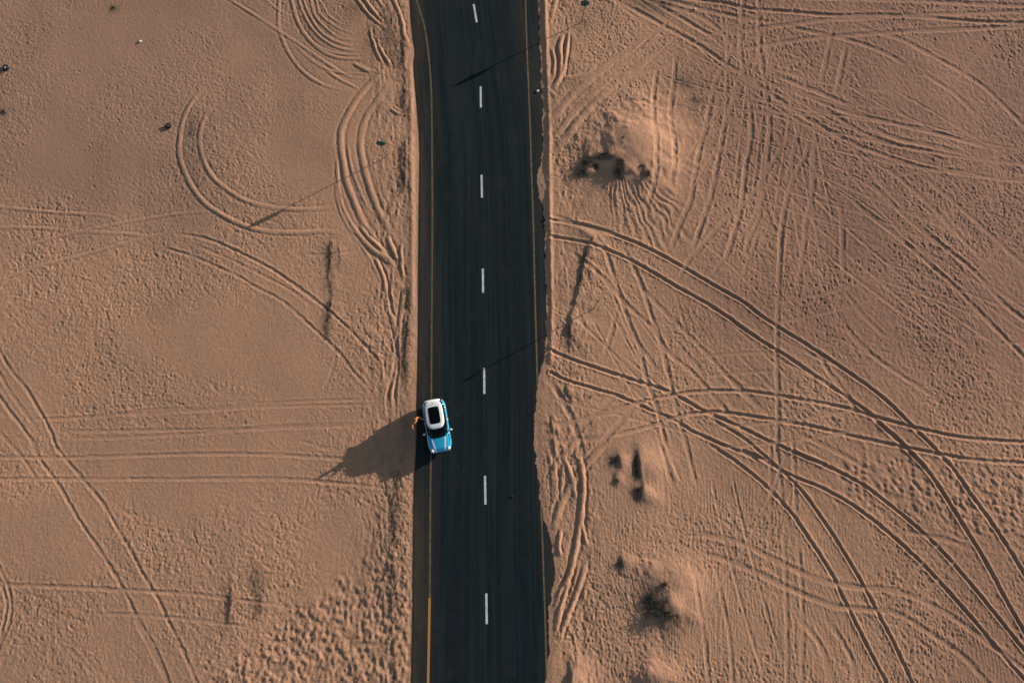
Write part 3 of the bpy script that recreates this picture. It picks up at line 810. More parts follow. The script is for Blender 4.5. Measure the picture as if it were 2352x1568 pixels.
def asphalt_material():
    m = new_mat('asphalt', rough=.9, spec=.12)
    nt = m.node_tree
    N, L = nt.nodes, nt.links
    b = N['Principled BSDF']
    geo = N.new('ShaderNodeNewGeometry')
    uv = N.new('ShaderNodeUVMap'); uv.uv_map = 'along'
    sx = N.new('ShaderNodeSeparateXYZ'); L.new(uv.outputs[0], sx.inputs[0])

    def noise(vec, scale, det, sc, r=.6):
        mp = N.new('ShaderNodeMapping'); mp.inputs['Scale'].default_value = sc
        L.new(vec, mp.inputs['Vector'])
        n = N.new('ShaderNodeTexNoise'); n.inputs['Scale'].default_value = scale; n.inputs['Detail'].default_value = det; n.inputs['Roughness'].default_value = r
        L.new(mp.outputs[0], n.inputs['Vector'])
        return n.outputs[0]

    def rng(v, a, c, lo=0, hi=1):
        x = N.new('ShaderNodeMapRange'); L.new(v, x.inputs['Value'])
        x.inputs['From Min'].default_value = a; x.inputs['From Max'].default_value = c
        x.inputs['To Min'].default_value = lo; x.inputs['To Max'].default_value = hi
        return x.outputs[0]

    def mix(f, a, c):
        x = N.new('ShaderNodeMix'); x.data_type = 'RGBA'
        L.new(f, x.inputs['Factor'])
        for s, v in (('A', a), ('B', c)):
            if isinstance(v, tuple): x.inputs[s].default_value = (*v, 1)
            else: L.new(v, x.inputs[s])
        return x.outputs['Result']

    def mul(a, c, op='MULTIPLY'):
        x = N.new('ShaderNodeMath'); x.operation = op
        for i, v in enumerate((a, c)):
            if isinstance(v, float): x.inputs[i].default_value = v
            else: L.new(v, x.inputs[i])
        return x.outputs[0]

    streak = noise(uv.outputs[0], 1.0, 4, (3.2, .05, 1), .65)
    base = mix(rng(streak, .43, .57), (.0022, .0110, .0120), (.0145, .0235, .0240))
    pur = rng(noise(uv.outputs[0], 1.0, 3, (1.1, .035, 1), .5), .52, .62, 0, .55)
    base = mix(pur, base, (.0150, .0135, .0180))
    broad = noise(uv.outputs[0], 1.0, 3, (.45, .03, 1))
    base = mix(rng(broad, .4, .6, 0, .6), base, (.0060, .0120, .0185))
    # brown dust worked into both shoulders
    dl = rng(sx.outputs[0], .15, 2.1, 1, 0)
    pa = rng(noise(uv.outputs[0], 1.0, 4, (.55, .07, 1)), .35, .6, .1, 1)
    base = mix(mul(mul(dl, pa), .75), base, (.075, .055, .038))
    dr = rng(sx.outputs[0], 8.3, 9.7, 0, 1)
    base = mix(mul(mul(dr, pa), .5), base, (.058, .050, .036))
    mot = noise(geo.outputs['Position'], 1.6, 5, (1, .35, 1), .7)
    base = mix(rng(mot, .5, .7, 0, .45), base, (.020, .0215, .0225))
    vo = N.new('ShaderNodeTexVoronoi'); vo.feature = 'DISTANCE_TO_EDGE'; vo.inputs['Scale'].default_value = .33
    wv = N.new('ShaderNodeTexNoise'); wv.inputs['Scale'].default_value = 1.3; wv.inputs['Detail'].default_value = 5
    L.new(geo.outputs['Position'], wv.inputs['Vector'])
    ad = N.new('ShaderNodeVectorMath'); ad.operation = 'ADD'; L.new(geo.outputs['Position'], ad.inputs[0])
    sc_ = N.new('ShaderNodeVectorMath'); sc_.operation = 'SCALE'; sc_.inputs['Scale'].default_value = 1.4; L.new(wv.outputs['Color'], sc_.inputs[0])
    L.new(sc_.outputs[0], ad.inputs[1]); L.new(ad.outputs[0], vo.inputs['Vector'])
    ck = mul(rng(vo.outputs['Distance'], .004, .014, 1, 0), rng(broad, .45, .6))
    base = mix(mul(ck, .55), base, (.003, .004, .004))
    spot = rng(noise(geo.outputs['Position'], 3.1, 2, (1, 1, 1), .4), .70, .76)
    base = mix(mul(spot, .5), base, (.004, .006, .007))
    dust = rng(noise(geo.outputs['Position'], .55, 6, (1, .5, 1), .75), .56, .78)
    base = mix(mul(dust, .30), base, (.075, .058, .042))
    fine = noise(geo.outputs['Position'], 22, 3, (1, 1, 1), .7)
    base = mix(rng(fine, .45, .75, 0, .35), base, (.026, .030, .031))
    L.new(base, b.inputs['Base Color'])
    bp = N.new('ShaderNodeBump'); bp.inputs['Strength'].default_value = .25; bp.inputs['Distance'].default_value = .006
    L.new(fine, bp.inputs['Height']); L.new(bp.outputs[0], b.inputs['Normal'])
    return m


def paint_material(name, col, wear, lo=.40, hi=.60):
    """road paint, worn away where the noise is low"""
    m = new_mat(name, col, .7)
    nt = m.node_tree
    N, L = nt.nodes, nt.links
    b = N['Principled BSDF']
    geo = N.new('ShaderNodeNewGeometry')
    n = N.new('ShaderNodeTexNoise'); n.inputs['Scale'].default_value = 2.6; n.inputs['Detail'].default_value = 7; n.inputs['Roughness'].default_value = .7
    L.new(geo.outputs['Position'], n.inputs['Vector'])
    r = N.new('ShaderNodeMapRange'); r.inputs['From Min'].default_value = lo; r.inputs['From Max'].default_value = hi
    r.inputs['To Min'].default_value = wear; r.inputs['To Max'].default_value = 0
    L.new(n.outputs[0], r.inputs['Value'])
    x = N.new('ShaderNodeMix'); x.data_type = 'RGBA'
    L.new(r.outputs[0], x.inputs['Factor'])
    x.inputs['A'].default_value = (*col, 1)
    x.inputs['B'].default_value = (.032, .037, .036, 1)
    L.new(x.outputs['Result'], b.inputs['Base Color'])
    return m


MAT = {}
MAT['sand'] = sand_material()
MAT['asphalt'] = asphalt_material()
MAT['white_line'] = paint_material('white_line_paint', (.62, .64, .62), .35)
MAT['yellow_line'] = paint_material('worn_yellow_paint', (.20, .120, .040), .92, .36, .66)
MAT['yellow_bright'] = paint_material('fresh_yellow_paint', (.42, .21, .04), .25, .3, .5)
MAT['blue'] = speckle(new_mat('blue_car_paint', (.020, .430, .720), .24, .10, coat=1.0), 30, .12)
MAT['white_p'] = speckle(new_mat('white_car_paint', (.80, .82, .82), .3, coat=.5), 20, .06)
MAT['glass'] = speckle(new_mat('dark_car_glass', (.002, .003, .003), .10, spec=.2), 8, .3)
MAT['trim'] = speckle(new_mat('black_trim', (.012, .012, .013), .6), 20, .3)
MAT['tyre'] = speckle(new_mat('tyre_rubber', (.012, .012, .012), .85), 14, .4)
MAT['rim'] = speckle(new_mat('alloy', (.5, .5, .52), .3, 1.0), 20, .2)
MAT['chrome'] = speckle(new_mat('chrome', (.75, .75, .76), .12, 1.0), 20, .1)
MAT['lamp'] = speckle(new_mat('lamp_glass', (.75, .78, .8), .1, coat=1), 20, .1)
MAT['redlamp'] = speckle(new_mat('red_lamp_glass', (.35, .01, .01), .15, coat=1), 20, .2)
MAT['skin'] = speckle(new_mat('skin', (.46, .26, .18), .55), 12, .12)
MAT['orange'] = speckle(new_mat('orange_cloth', (.62, .19, .02), .85), 15, .25)
MAT['cream'] = speckle(new_mat('cream_cloth', (.55, .47, .24), .9), 12, .2)
MAT['navy'] = speckle(new_mat('navy_cloth', (.02, .03, .07), .9), 12, .2)
MAT['hair'] = speckle(new_mat('light_brown_hair', (.30, .16, .05), .7), 25, .5)
MAT['eye'] = new_mat('eye', (.02, .015, .01), .2)
MAT['galv'] = speckle(new_mat('galvanised_steel', (.20, .21, .21), .5, .6), 9, .35)
MAT['teal'] = speckle(new_mat('dark_teal_sign_back', (.010, .105, .105), .55), 7, .3)
MAT['stone'] = speckle(new_mat('white_stone', (.72, .70, .66), .8), 14, .35)
MAT['shrub'] = speckle(new_mat('dry_desert_scrub', (.020, .022, .016), .9), 9, .5)
MAT['dry'] = speckle(new_mat('dry_grass', (.055, .050, .036), .9), 9, .5)
MAT['shrub_green'] = speckle(new_mat('olive_desert_scrub', (.040, .060, .040), .9), 9, .5)
MAT['twig'] = speckle(new_mat('twig_bark', (.09, .065, .045), .9), 12, .4)


def tag(o, label=None, cat=None, group=None, kind=None):
    if label: o['label'] = label
    if cat: o['category'] = cat
    if group: o['group'] = group
    if kind: o['kind'] = kind
    return o


def empty(name, loc, rz=0.0):
    o = bpy.data.objects.new(name, None)
    o.empty_display_size = .2
    COL.objects.link(o)
    o.location = loc
    o.rotation_euler = (0, 0, rz)
    return o


def mesh_obj(name, verts, faces, mat, parent=None, smooth_=False):
    me = bpy.data.meshes.new(name)
    me.from_pydata([tuple(v) for v in verts], [], faces)
    me.materials.append(mat)
    if smooth_:
        me.shade_smooth()
    me.update()
    o = bpy.data.objects.new(name, me)
    COL.objects.link(o)
    if parent: o.parent = parent
    return o


class MB:
    def __init__(self):
        self.v = []
        self.f = []

    def add(self, vs, fs):
        n = len(self.v)
        self.v += [tuple(v) for v in vs]
        self.f += [tuple(i + n for i in f) for f in fs]
        return self

    def box(self, c, s, rz=0.0, bev=0.0):
        bm = bmesh.new()
        bmesh.ops.create_cube(bm, size=1)
        bmesh.ops.scale(bm, vec=s, verts=bm.verts)
        if bev:
            bmesh.ops.bevel(bm, geom=bm.edges[:], offset=bev, segments=2, affect='EDGES', profile=.6)
        bmesh.ops.rotate(bm, cent=(0, 0, 0), matrix=Matrix.Rotation(rz, 3, 'Z'), verts=bm.verts)
        bmesh.ops.translate(bm, vec=c, verts=bm.verts)
        bm.verts.index_update()
        self.add([v.co[:] for v in bm.verts], [[v.index for v in f.verts] for f in bm.faces])
        bm.free()
        return self

    def tube(self, pts, rad, seg=8, caps=True):
        pts = [Vector(p) for p in pts]
        if not hasattr(rad, '__len__'): rad = [rad] * len(pts)
        vs = []
        for i, p in enumerate(pts):
            d = (pts[min(i + 1, len(pts) - 1)] - pts[max(i - 1, 0)]).normalized()
            a = Vector((0, 0, 1)) if abs(d.z) < .9 else Vector((1, 0, 0))
            u = d.cross(a).normalized()
            w = d.cross(u)
            for k in range(seg):
                t = 2 * math.pi * k / seg
                vs.append(p + (u * math.cos(t) + w * math.sin(t)) * rad[i])
        fs = []
        for i in range(len(pts) - 1):
            for k in range(seg):
                a = i * seg + k
                b = i * seg + (k + 1) % seg
                fs.append((a, a + seg, b + seg, b))
        if caps:
            fs.append(tuple(range(seg)))
            fs.append(tuple(range((len(pts) - 1) * seg, len(pts) * seg))[::-1])
        return self.add(vs, fs)

    def rings(self, rings, cap0=True, cap1=True, closed=True):
        n = len(rings[0])
        vs = [v for r in rings for v in r]
        fs = []
        for i in range(len(rings) - 1):
            for k in range(n if closed else n - 1):
                a = i * n + k
                b = i * n + (k + 1) % n
                fs.append((a, b, b + n, a + n))
        if cap0: fs.append(tuple(range(n))[::-1])
        if cap1: fs.append(tuple(range((len(rings) - 1) * n, len(rings) * n)))
        return self.add(vs, fs)

    def build(self, name, mat, parent=None, smooth_=False):
        return mesh_obj(name, self.v, self.f, mat, parent, smooth_)


# ------------------------------------------------------------ ground object
me = bpy.data.meshes.new('ground')
me.vertices.add(len(co))
me.vertices.foreach_set('co', co.ravel())
me.loops.add(quads.size)
me.loops.foreach_set('vertex_index', quads.ravel())
me.polygons.add(len(quads))
me.polygons.foreach_set('loop_start', np.arange(0, quads.size, 4, dtype=np.int32))
me.polygons.foreach_set('loop_total', np.full(len(quads), 4, dtype=np.int32))
me.polygons.foreach_set('use_smooth', np.ones(len(quads), bool))
me.update(calc_edges=True)
soil_vignette = me.attributes.new('soil_vignette', 'FLOAT_COLOR', 'POINT')
arr = np.stack([np.clip(grey, 0, 1).ravel(), warm.ravel(), plum_vignette.ravel(), np.ones(X.size)], 1).astype(np.float32)
soil_vignette.data.foreach_set('color', arr.ravel())
dn = me.attributes.new('dun_vignette', 'FLOAT', 'POINT')
dn.data.foreach_set('value', dun_vignette.ravel().astype(np.float32))
me.materials.append(MAT['sand'])
ground = bpy.data.objects.new('ground', me)
COL.objects.link(ground)
tag(ground, 'open desert sand crossed by many tyre tracks', 'sand', kind='structure')

# ------------------------------------------------------------ road
ys = np.concatenate([[-2000, -800, -300, -120, -60, -30], np.arange(-18, 47, .35), [60, 90, 150, 300, 800, 2000]])
rv, rf_, ruv = [], [], []
NA = 12
for j, y in enumerate(ys):
    xl = float(LEFT(y))
    xr = float(RIGHT(y)) + .35
    for k in range(NA + 1):
        t = k / NA
        x = xl * (1 - t) + xr * t
        rv.append((x, y, 0.0))
        ruv.append((x - xl, y))
for j in range(len(ys) - 1):
    for k in range(NA):
        a = j * (NA + 1) + k
        rf_.append((a, a + 1, a + NA + 2, a + NA + 1))
# the worn lip on the left side
base = len(rv)
for y in ys:
    rv.append((float(LEFT(y)) - .03, y, -.12))
    ruv.append((0, y))
for j in range(len(ys) - 1):
    rf_.append((base + j, j * (NA + 1), (j + 1) * (NA + 1), base + j + 1))
road = mesh_obj('road', rv, rf_, MAT['asphalt'])
uvl = road.data.uv_layers.new(name='along')
for lp in road.data.loops:
    uvl.data[lp.index].uv = ruv[lp.vertex_index]
tag(road, 'dark asphalt two lane road running through the desert', 'road', kind='structure')


def strip(name, pts, w, mat, z=.004, smooth_path=True):
    p = near_path(np.array([P(*q) for q in pts]), 0) if smooth_path else np.array([P(*q) for q in pts])
    tn = np.gradient(p, axis=0)
    tn /= np.linalg.norm(tn, axis=1)[:, None]
    nr = np.stack([-tn[:, 1], tn[:, 0]], 1)
    vs = [(*(a + n * w / 2), z) for a, n in zip(p, nr)] + [(*(a - n * w / 2), z) for a, n in zip(p, nr)]
    n = len(p)
    return mesh_obj(name, vs, [(i, i + 1, n + i + 1, n + i) for i in range(n - 1)], mat, road)


for a, b in [((1088, 10), (1095, 52)), ((1104, 199), (1104.5, 247)), ((1106, 402), (1107, 454)), ((1109, 617), (1109.5, 672)), ((1112, 845), (1112.5, 904)), ((1114, 1092), (1115, 1158)), ((1117, 1362), (1118, 1432))]:
    strip('lane_dash', [a, b], .16, MAT['white_line'])
strip('edge_line', [(951, -30), (957, 0), (966, 30), (975, 62), (983, 115), (988, 165), (991, 220), (992, 300), (993, 500), (992, 700), (991, 850), (990, 1000), (988, 1200), (987, 1371)], .13, MAT['yellow_line'])
tag(strip('edge_line', [(986.8, 1372), (985, 1480), (983, 1580)], .17, MAT['yellow_bright']), 'freshly painted stretch of yellow edge line')
strip('edge_line', [(1206, -30), (1207, 0), (1210, 100), (1214, 200), (1218, 300), (1221, 400), (1224, 480), (1227, 600), (1230, 720), (1236, 930), (1241, 1100), (1248, 1300), (1253, 1450), (1256, 1600)], .13, MAT['yellow_line'])


# ------------------------------------------------------------ the car
def sell(cx, cy, a, b, z, n=40, e=3.4, taper=0.0, bow=0.0):
    out = []
    for k in range(n):
        t = 2 * math.pi * k / n
        c, s = math.cos(t), math.sin(t)
        x = a * math.copysign(abs(c) ** (2 / e), c)
        y = b * math.copysign(abs(s) ** (2 / e), s)
        y *= 1 - taper * x / a
        out.append((cx + x + bow * (1 - (y / b) ** 2) * (1 if x > 0 else 0), cy + y, z))
    return out


def hood_z(x, y):
    """top surface of the blue bodywork"""
    if x > .7:
        t = (x - .7) / 1.22
        z = .98 - .10 * t - .16 * max(0, (t - .72) / .28) ** 2
    elif x < -1.6:
        z = .93 - .10 * ((-1.6 - x) / .33) ** 2
    else:
        z = .96
    return z - .05 * (abs(y) / .80) ** 3


def half_w(x):
    w = .86
    if x > 1.2: w -= .26 * ((x - 1.2) / .74) ** 2.4
    if x < -1.3: w -= .20 * ((-1.3 - x) / .63) ** 2.4
    return w


def make_car(loc, rz):
    root = empty('parked_car', loc, rz)
    xs = [-1.93 + 3.87 * i / 72 for i in range(73)]
    rings = []
    for x in xs:
        w = half_w(x)
        zb = .24
        for wx_ in (-1.24, 1.26):
            dd = .37 ** 2 - (x - wx_) ** 2
            if dd > 0: zb = max(zb, .31 + math.sqrt(dd))
        endk = 1.0
        if x > 1.85 or x < -1.85:
            endk = .93
        h = hood_z(x, 0)
        r = []
        prof = [(-.80, zb), (-.98, max(zb + .03, .36)), (-1.0, max(zb + .06, .60)), (-.985, max(zb + .09, .76)), (-.93, h - .10), (-.84, None), (-.60, None), (-.3, None), (0, None)]
        for f_, z in prof:
            y = f_ * w * endk
            r.append((x, y, hood_z(x, y) if z is None else z))
        r2 = [(x, -y, z) for (x, y, z) in r[:-1]][::-1]
        rings.append(r + r2)
    MB().rings(rings).build('body', MAT['blue'], root, True)
    # lower cladding, sills and bumpers
    m = MB()
    m.box((0.0, .80, .25), (1.75, .12, .14), bev=.03).box((0.0, -.80, .25), (1.75, .12, .14), bev=.03)
    m.box((0, 0, .27), (3.3, 1.3, .16), bev=.03)
    m.build('sill', MAT['trim'], root)
    m = MB()
    for wx_ in (-1.24, 1.26):
        for s in (-1, 1):
            pts = [(wx_ + .395 * math.cos(a), s * (half_w(wx_) + .005), .31 + .395 * math.sin(a)) for a in [math.pi * (k / 14) for k in range(15)]]
            MB().tube(pts, .028, 6).build('wheel_arch', MAT['trim'], root, True)
    f_ = MB().rings([sell(1.86, 0, .10, .60, z, 28, 3) for z in (.30, .42, .52)]).build('bumper', MAT['trim'], root, True)
    f_ = MB().rings([sell(-1.87, 0, .09, .66, z, 28, 3) for z in (.30, .42, .54)]).build('bumper', MAT['trim'], root, True)
    MB().box((1.925, 0, .66), (.03, .72, .16), bev=.03).build('grille', MAT['trim'], root)
    # glasshouse
    g = []
    for z, cxx, a, b_, tp in ((.93, -.50, 1.37, .775, .0), (1.08, -.53, 1.26, .735, .0), (1.25, -.64, 1.10, .675, .0), (1.385, -.75, .98, .625, .0)):
        g.append(sell(cxx, 0, a, b_, z, 48, 4.2, tp, .06))
    MB().rings(g).build('window', MAT['glass'], root, True)
    # white roof, rounded at the edges
    g = []
    for z, gr in ((1.375, .985), (1.40, 1.0), (1.44, .985), (1.468, .94), (1.485, .84), (1.492, .6), (1.494, .2)):
        g.append(sell(-.79, 0, 1.02 * gr, .655 * gr, z, 48, 3.6, -.03, .05 * gr))
    roof = MB().rings(g).build('roof', MAT['white_p'], root, True)
    g = [sell(-.72, 0, .62, .40, 1.488, 40, 7), sell(-.72, 0, .62, .40, 1.503, 40, 7), sell(-.72, 0, .60, .38, 1.507, 40, 7)]
    MB().rings(g).build('sunroof', MAT['glass'], roof, True)
    MB().tube([(-1.50, .0, 1.47), (-1.56, 0, 1.53), (-1.72, 0, 1.66)], [.02, .012, .006], 8).build('antenna', MAT['trim'], roof)
    MB().rings([sell(-1.78, 0, .10, .56, z, 30, 4) for z in (1.375, 1.41)]).build('spoiler', MAT['white_p'], roof, True)
    # bonnet stripes
    for s in (-1, 1):
        m = MB()
        n = 16
        vs = []
        for i in range(n + 1):
            x = .88 + 1.0 * i / n
            t = i / n
            yc = s * (.50 - .17 * t)
            for q in (-.055, .055):
                vs.append((x, yc + q, hood_z(x, yc + q) + .008))
        m.add(vs, [(2 * i, 2 * i + 1, 2 * i + 3, 2 * i + 2) for i in range(n)])
        vs2 = [(v[0], v[1], v[2] - .006) for v in vs]
        m.add(vs2, [(2 * i + 2, 2 * i + 3, 2 * i + 1, 2 * i) for i in range(n)])
        tag(m.build('bonnet_stripe', MAT['white_p'], root, True), 'white stripe on the blue bonnet')
    # bonnet shut line and wiper
    MB().tube([(.80, -.62, hood_z(.8, .62) + .012), (.86, -.3, .985), (.88, 0, .99), (.86, .3, .985), (.80, .62, hood_z(.8, .62) + .012)], .012, 6).build('wiper', MAT['trim'], root)
    for s in (-1, 1):
        # mirrors
        mm = MB()
        mm.tube([(.47, s * .78, .98), (.47, s * .90, 1.0)], .03, 8)
        mi = mm.build('mirror', MAT['trim'], root, True)
        r = [[(.47 + .07 * math.cos(t) * k, s * .98 + .115 * math.sin(t) * k, z) for t in [2 * math.pi * i / 16 for i in range(16)]] for z, k in ((.94, .5), (.96, .85), (1.01, 1), (1.06, .9), (1.09, .5))]
        MB().rings(r).build('mirror_cap', MAT['white_p'], mi, True)
        # round headlights
        hx, hy, hz = 1.70, s * .60, .80
        ring = [[(hx + dx + .05 * math.sin(t) * 0, hy + rr * math.cos(t), hz + rr * math.sin(t) * .9) for t in [2 * math.pi * i / 20 for i in range(20)]] for dx, rr in ((-.05, .11), (.10, .115), (.15, .10), (.175, .05))]
        hl = MB().rings(ring).build('headlight', MAT['lamp'], root, True)
        ring = [(hx + .11, hy + .12 * math.cos(t), hz + .115 * math.sin(t)) for t in [2 * math.pi * i / 20 for i in range(21)]]
        MB().tube(ring, .014, 6).build('headlight_ring', MAT['chrome'], hl, True)
        MB().box((-1.87, s * .62, .80), (.10, .16, .24), bev=.03).build('tail_light', MAT['redlamp'], root)
        # door line, handle and chrome waist trim, widened to imitate a sun glint
        MB().tube([(.55, s * .862, .40), (.56, s * .866, .72), (.53, s * .80, .93)], .006, 5).build('door_seam', MAT['trim'], root)
        MB().tube([(-.62, s * .862, .40), (-.62, s * .868, .72), (-.60, s * .80, .93)], .006, 5).build('door_seam', MAT['trim'], root)
        MB().tube([(-.45, s * .862, .80), (-.40, s * .885, .80), (-.25, s * .885, .80), (-.20, s * .862, .80)], .013, 6).build('door_handle', MAT['chrome'], root, True)
        MB().tube([(-1.75, s * .70, .955), (-1.2, s * .785, .955), (-.4, s * .795, .955), (.5, s * .785, .95), (1.0, s * .80, .90), (1.5, s * .74, .86)], .022, 6).build('window_trim_glint', MAT['chrome'], root, True)
    for wx_ in (-1.24, 1.26):
        for s in (-1, 1):
            hub = (wx_, s * .75)
            ringsT = []
            for (yy, rr) in ((-.10, .19), (-.10, .29), (-.07, .31), (.07, .31), (.10, .29), (.10, .19)):
                ringsT.append([(hub[0] + rr * math.cos(t), hub[1] + yy * s, .31 + rr * math.sin(t)) for t in [2 * math.pi * i / 28 for i in range(28)]])
            wh = MB().rings(ringsT, False, False).build('wheel', MAT['tyre'], root, True)
            m = MB()
            for k in range(6):
                t = 2 * math.pi * k / 6
                m.tube([(hub[0], hub[1] + s * .06, .31), (hub[0] + .19 * math.cos(t), hub[1] + s * .08, .31 + .19 * math.sin(t))], [.03, .022], 6)
            m.tube([(hub[0] + .195 * math.cos(t), hub[1] + s * .08, .31 + .195 * math.sin(t)) for t in [2 * math.pi * i / 24 for i in range(25)]], .016, 6)
            m.tube([(hub[0], hub[1] + s * .0, .31), (hub[0], hub[1] + s * .09, .31)], .05, 12)
            m.build('rim', MAT['rim'], wh, True)
    MB().box((1.952, 0, .44), (.012, .46, .10)).build('number_plate', MAT['white_p'], root)
    MB().box((-1.965, 0, .60), (.012, .46, .10)).build('number_plate', MAT['white_p'], root)
    return root


fr = P(1021, 1030)
rr_ = P(994, 918)
cxw, cyw = P(1006, 980)
car = make_car((cxw, cyw, 0.0), R_(-90 + 10.5))
tag(car, 'small blue car with white roof and bonnet stripes at the left road edge', 'car')


# ------------------------------------------------------------ skinned figure
def skinned(name, chains, mat, parent=None, sub=2, extra=None):
    """chains: list of lists of (point, radius); points shared by value are joined"""
    me = bpy.data.meshes.new(name)
    vs, rs, es, key = [], [], [], {}
    for ch in chains:
        prev = None
        for p, r in ch:
            k = tuple(round(c, 4) for c in p)
            if k not in key:
                key[k] = len(vs)
                vs.append(p)
                rs.append(r if hasattr(r, '__len__') else (r, r))
            i = key[k]
            if prev is not None: es.append((prev, i))
            prev = i
    me.from_pydata(vs, es, [])
    o = bpy.data.objects.new(name + '_tmp', me)
    COL.objects.link(o)
    md = o.modifiers.new('skin', 'SKIN')
    md.use_smooth_shade = True
    o.modifiers.new('sub', 'SUBSURF').levels = sub
    o.modifiers['sub'].render_levels = sub
    sv = me.skin_vertices[0].data if me.skin_vertices else None
    if sv is None:
        bm = bmesh.new(); bm.from_mesh(me); bm.verts.layers.skin.verify(); bm.to_mesh(me); bm.free()
        sv = me.skin_vertices[0].data
    for i, r in enumerate(rs):
        sv[i].radius = r
        sv[i].use_root = (i == 0)
    dg = bpy.context.evaluated_depsgraph_get()
    ev = bpy.data.meshes.new_from_object(o.evaluated_get(dg))
    bpy.data.objects.remove(o)
    ev.name = name
    ev.materials.clear()
    ev.materials.append(mat)
    r = bpy.data.objects.new(name, ev)
    COL.objects.link(r)
    if parent: r.parent = parent
    return r


def ellipsoid(c, r, seg=10, rings=8):
    out = []
    for i in range(1, rings):
        a = math.pi * i / rings
        out.append([(c[0] + r[0] * math.sin(a) * math.cos(t), c[1] + r[1] * math.sin(a) * math.sin(t), c[2] - r[2] * math.cos(a)) for t in [2 * math.pi * k / seg for k in range(seg)]])
    return out


def arm_points(sh, el, wr):
    return [(sh, .055), (tuple((a + b) / 2 for a, b in zip(sh, el)), .048), (el, .040), (tuple((a + b) / 2 for a, b in zip(el, wr)), .036), (wr, .026)]


def hand(wr, d, up, side):
    """palm, four curled fingers and a thumb leaving the side of the palm"""
    d = Vector(d).normalized()
    up = Vector(up)
    sd_ = d.cross(up).normalized() * side
    up = sd_.cross(d).normalized() * side
    wr = Vector(wr)
    palm = wr + d * .05
    ch = [[(tuple(wr), .026), (tuple(palm), (.036, .018))]]
    for k, (off, ln) in enumerate(((-.028, .070), (-.009, .080), (.010, .076), (.028, .060))):
        b0 = wr + d * .085 + sd_ * off
        k1 = b0 + d * ln * .45 - up * .006
        k2 = k1 + d * ln * .32 - up * .018
        k3 = k2 + d * ln * .2 - up * .02
        ch.append([(tuple(palm), (.036, .018)), (tuple(b0), .010), (tuple(k1), .009), (tuple(k2), .0085), (tuple(k3), .007)])
    t0 = wr + d * .035 - sd_ * .035
    t1 = t0 + d * .03 - sd_ * .022 - up * .006
    t2 = t1 + d * .028 - sd_ * .004 - up * .008
    ch.append([(tuple(palm), (.036, .018)), (tuple(t0), .012), (tuple(t1), .010), (tuple(t2), .009)])
    return ch


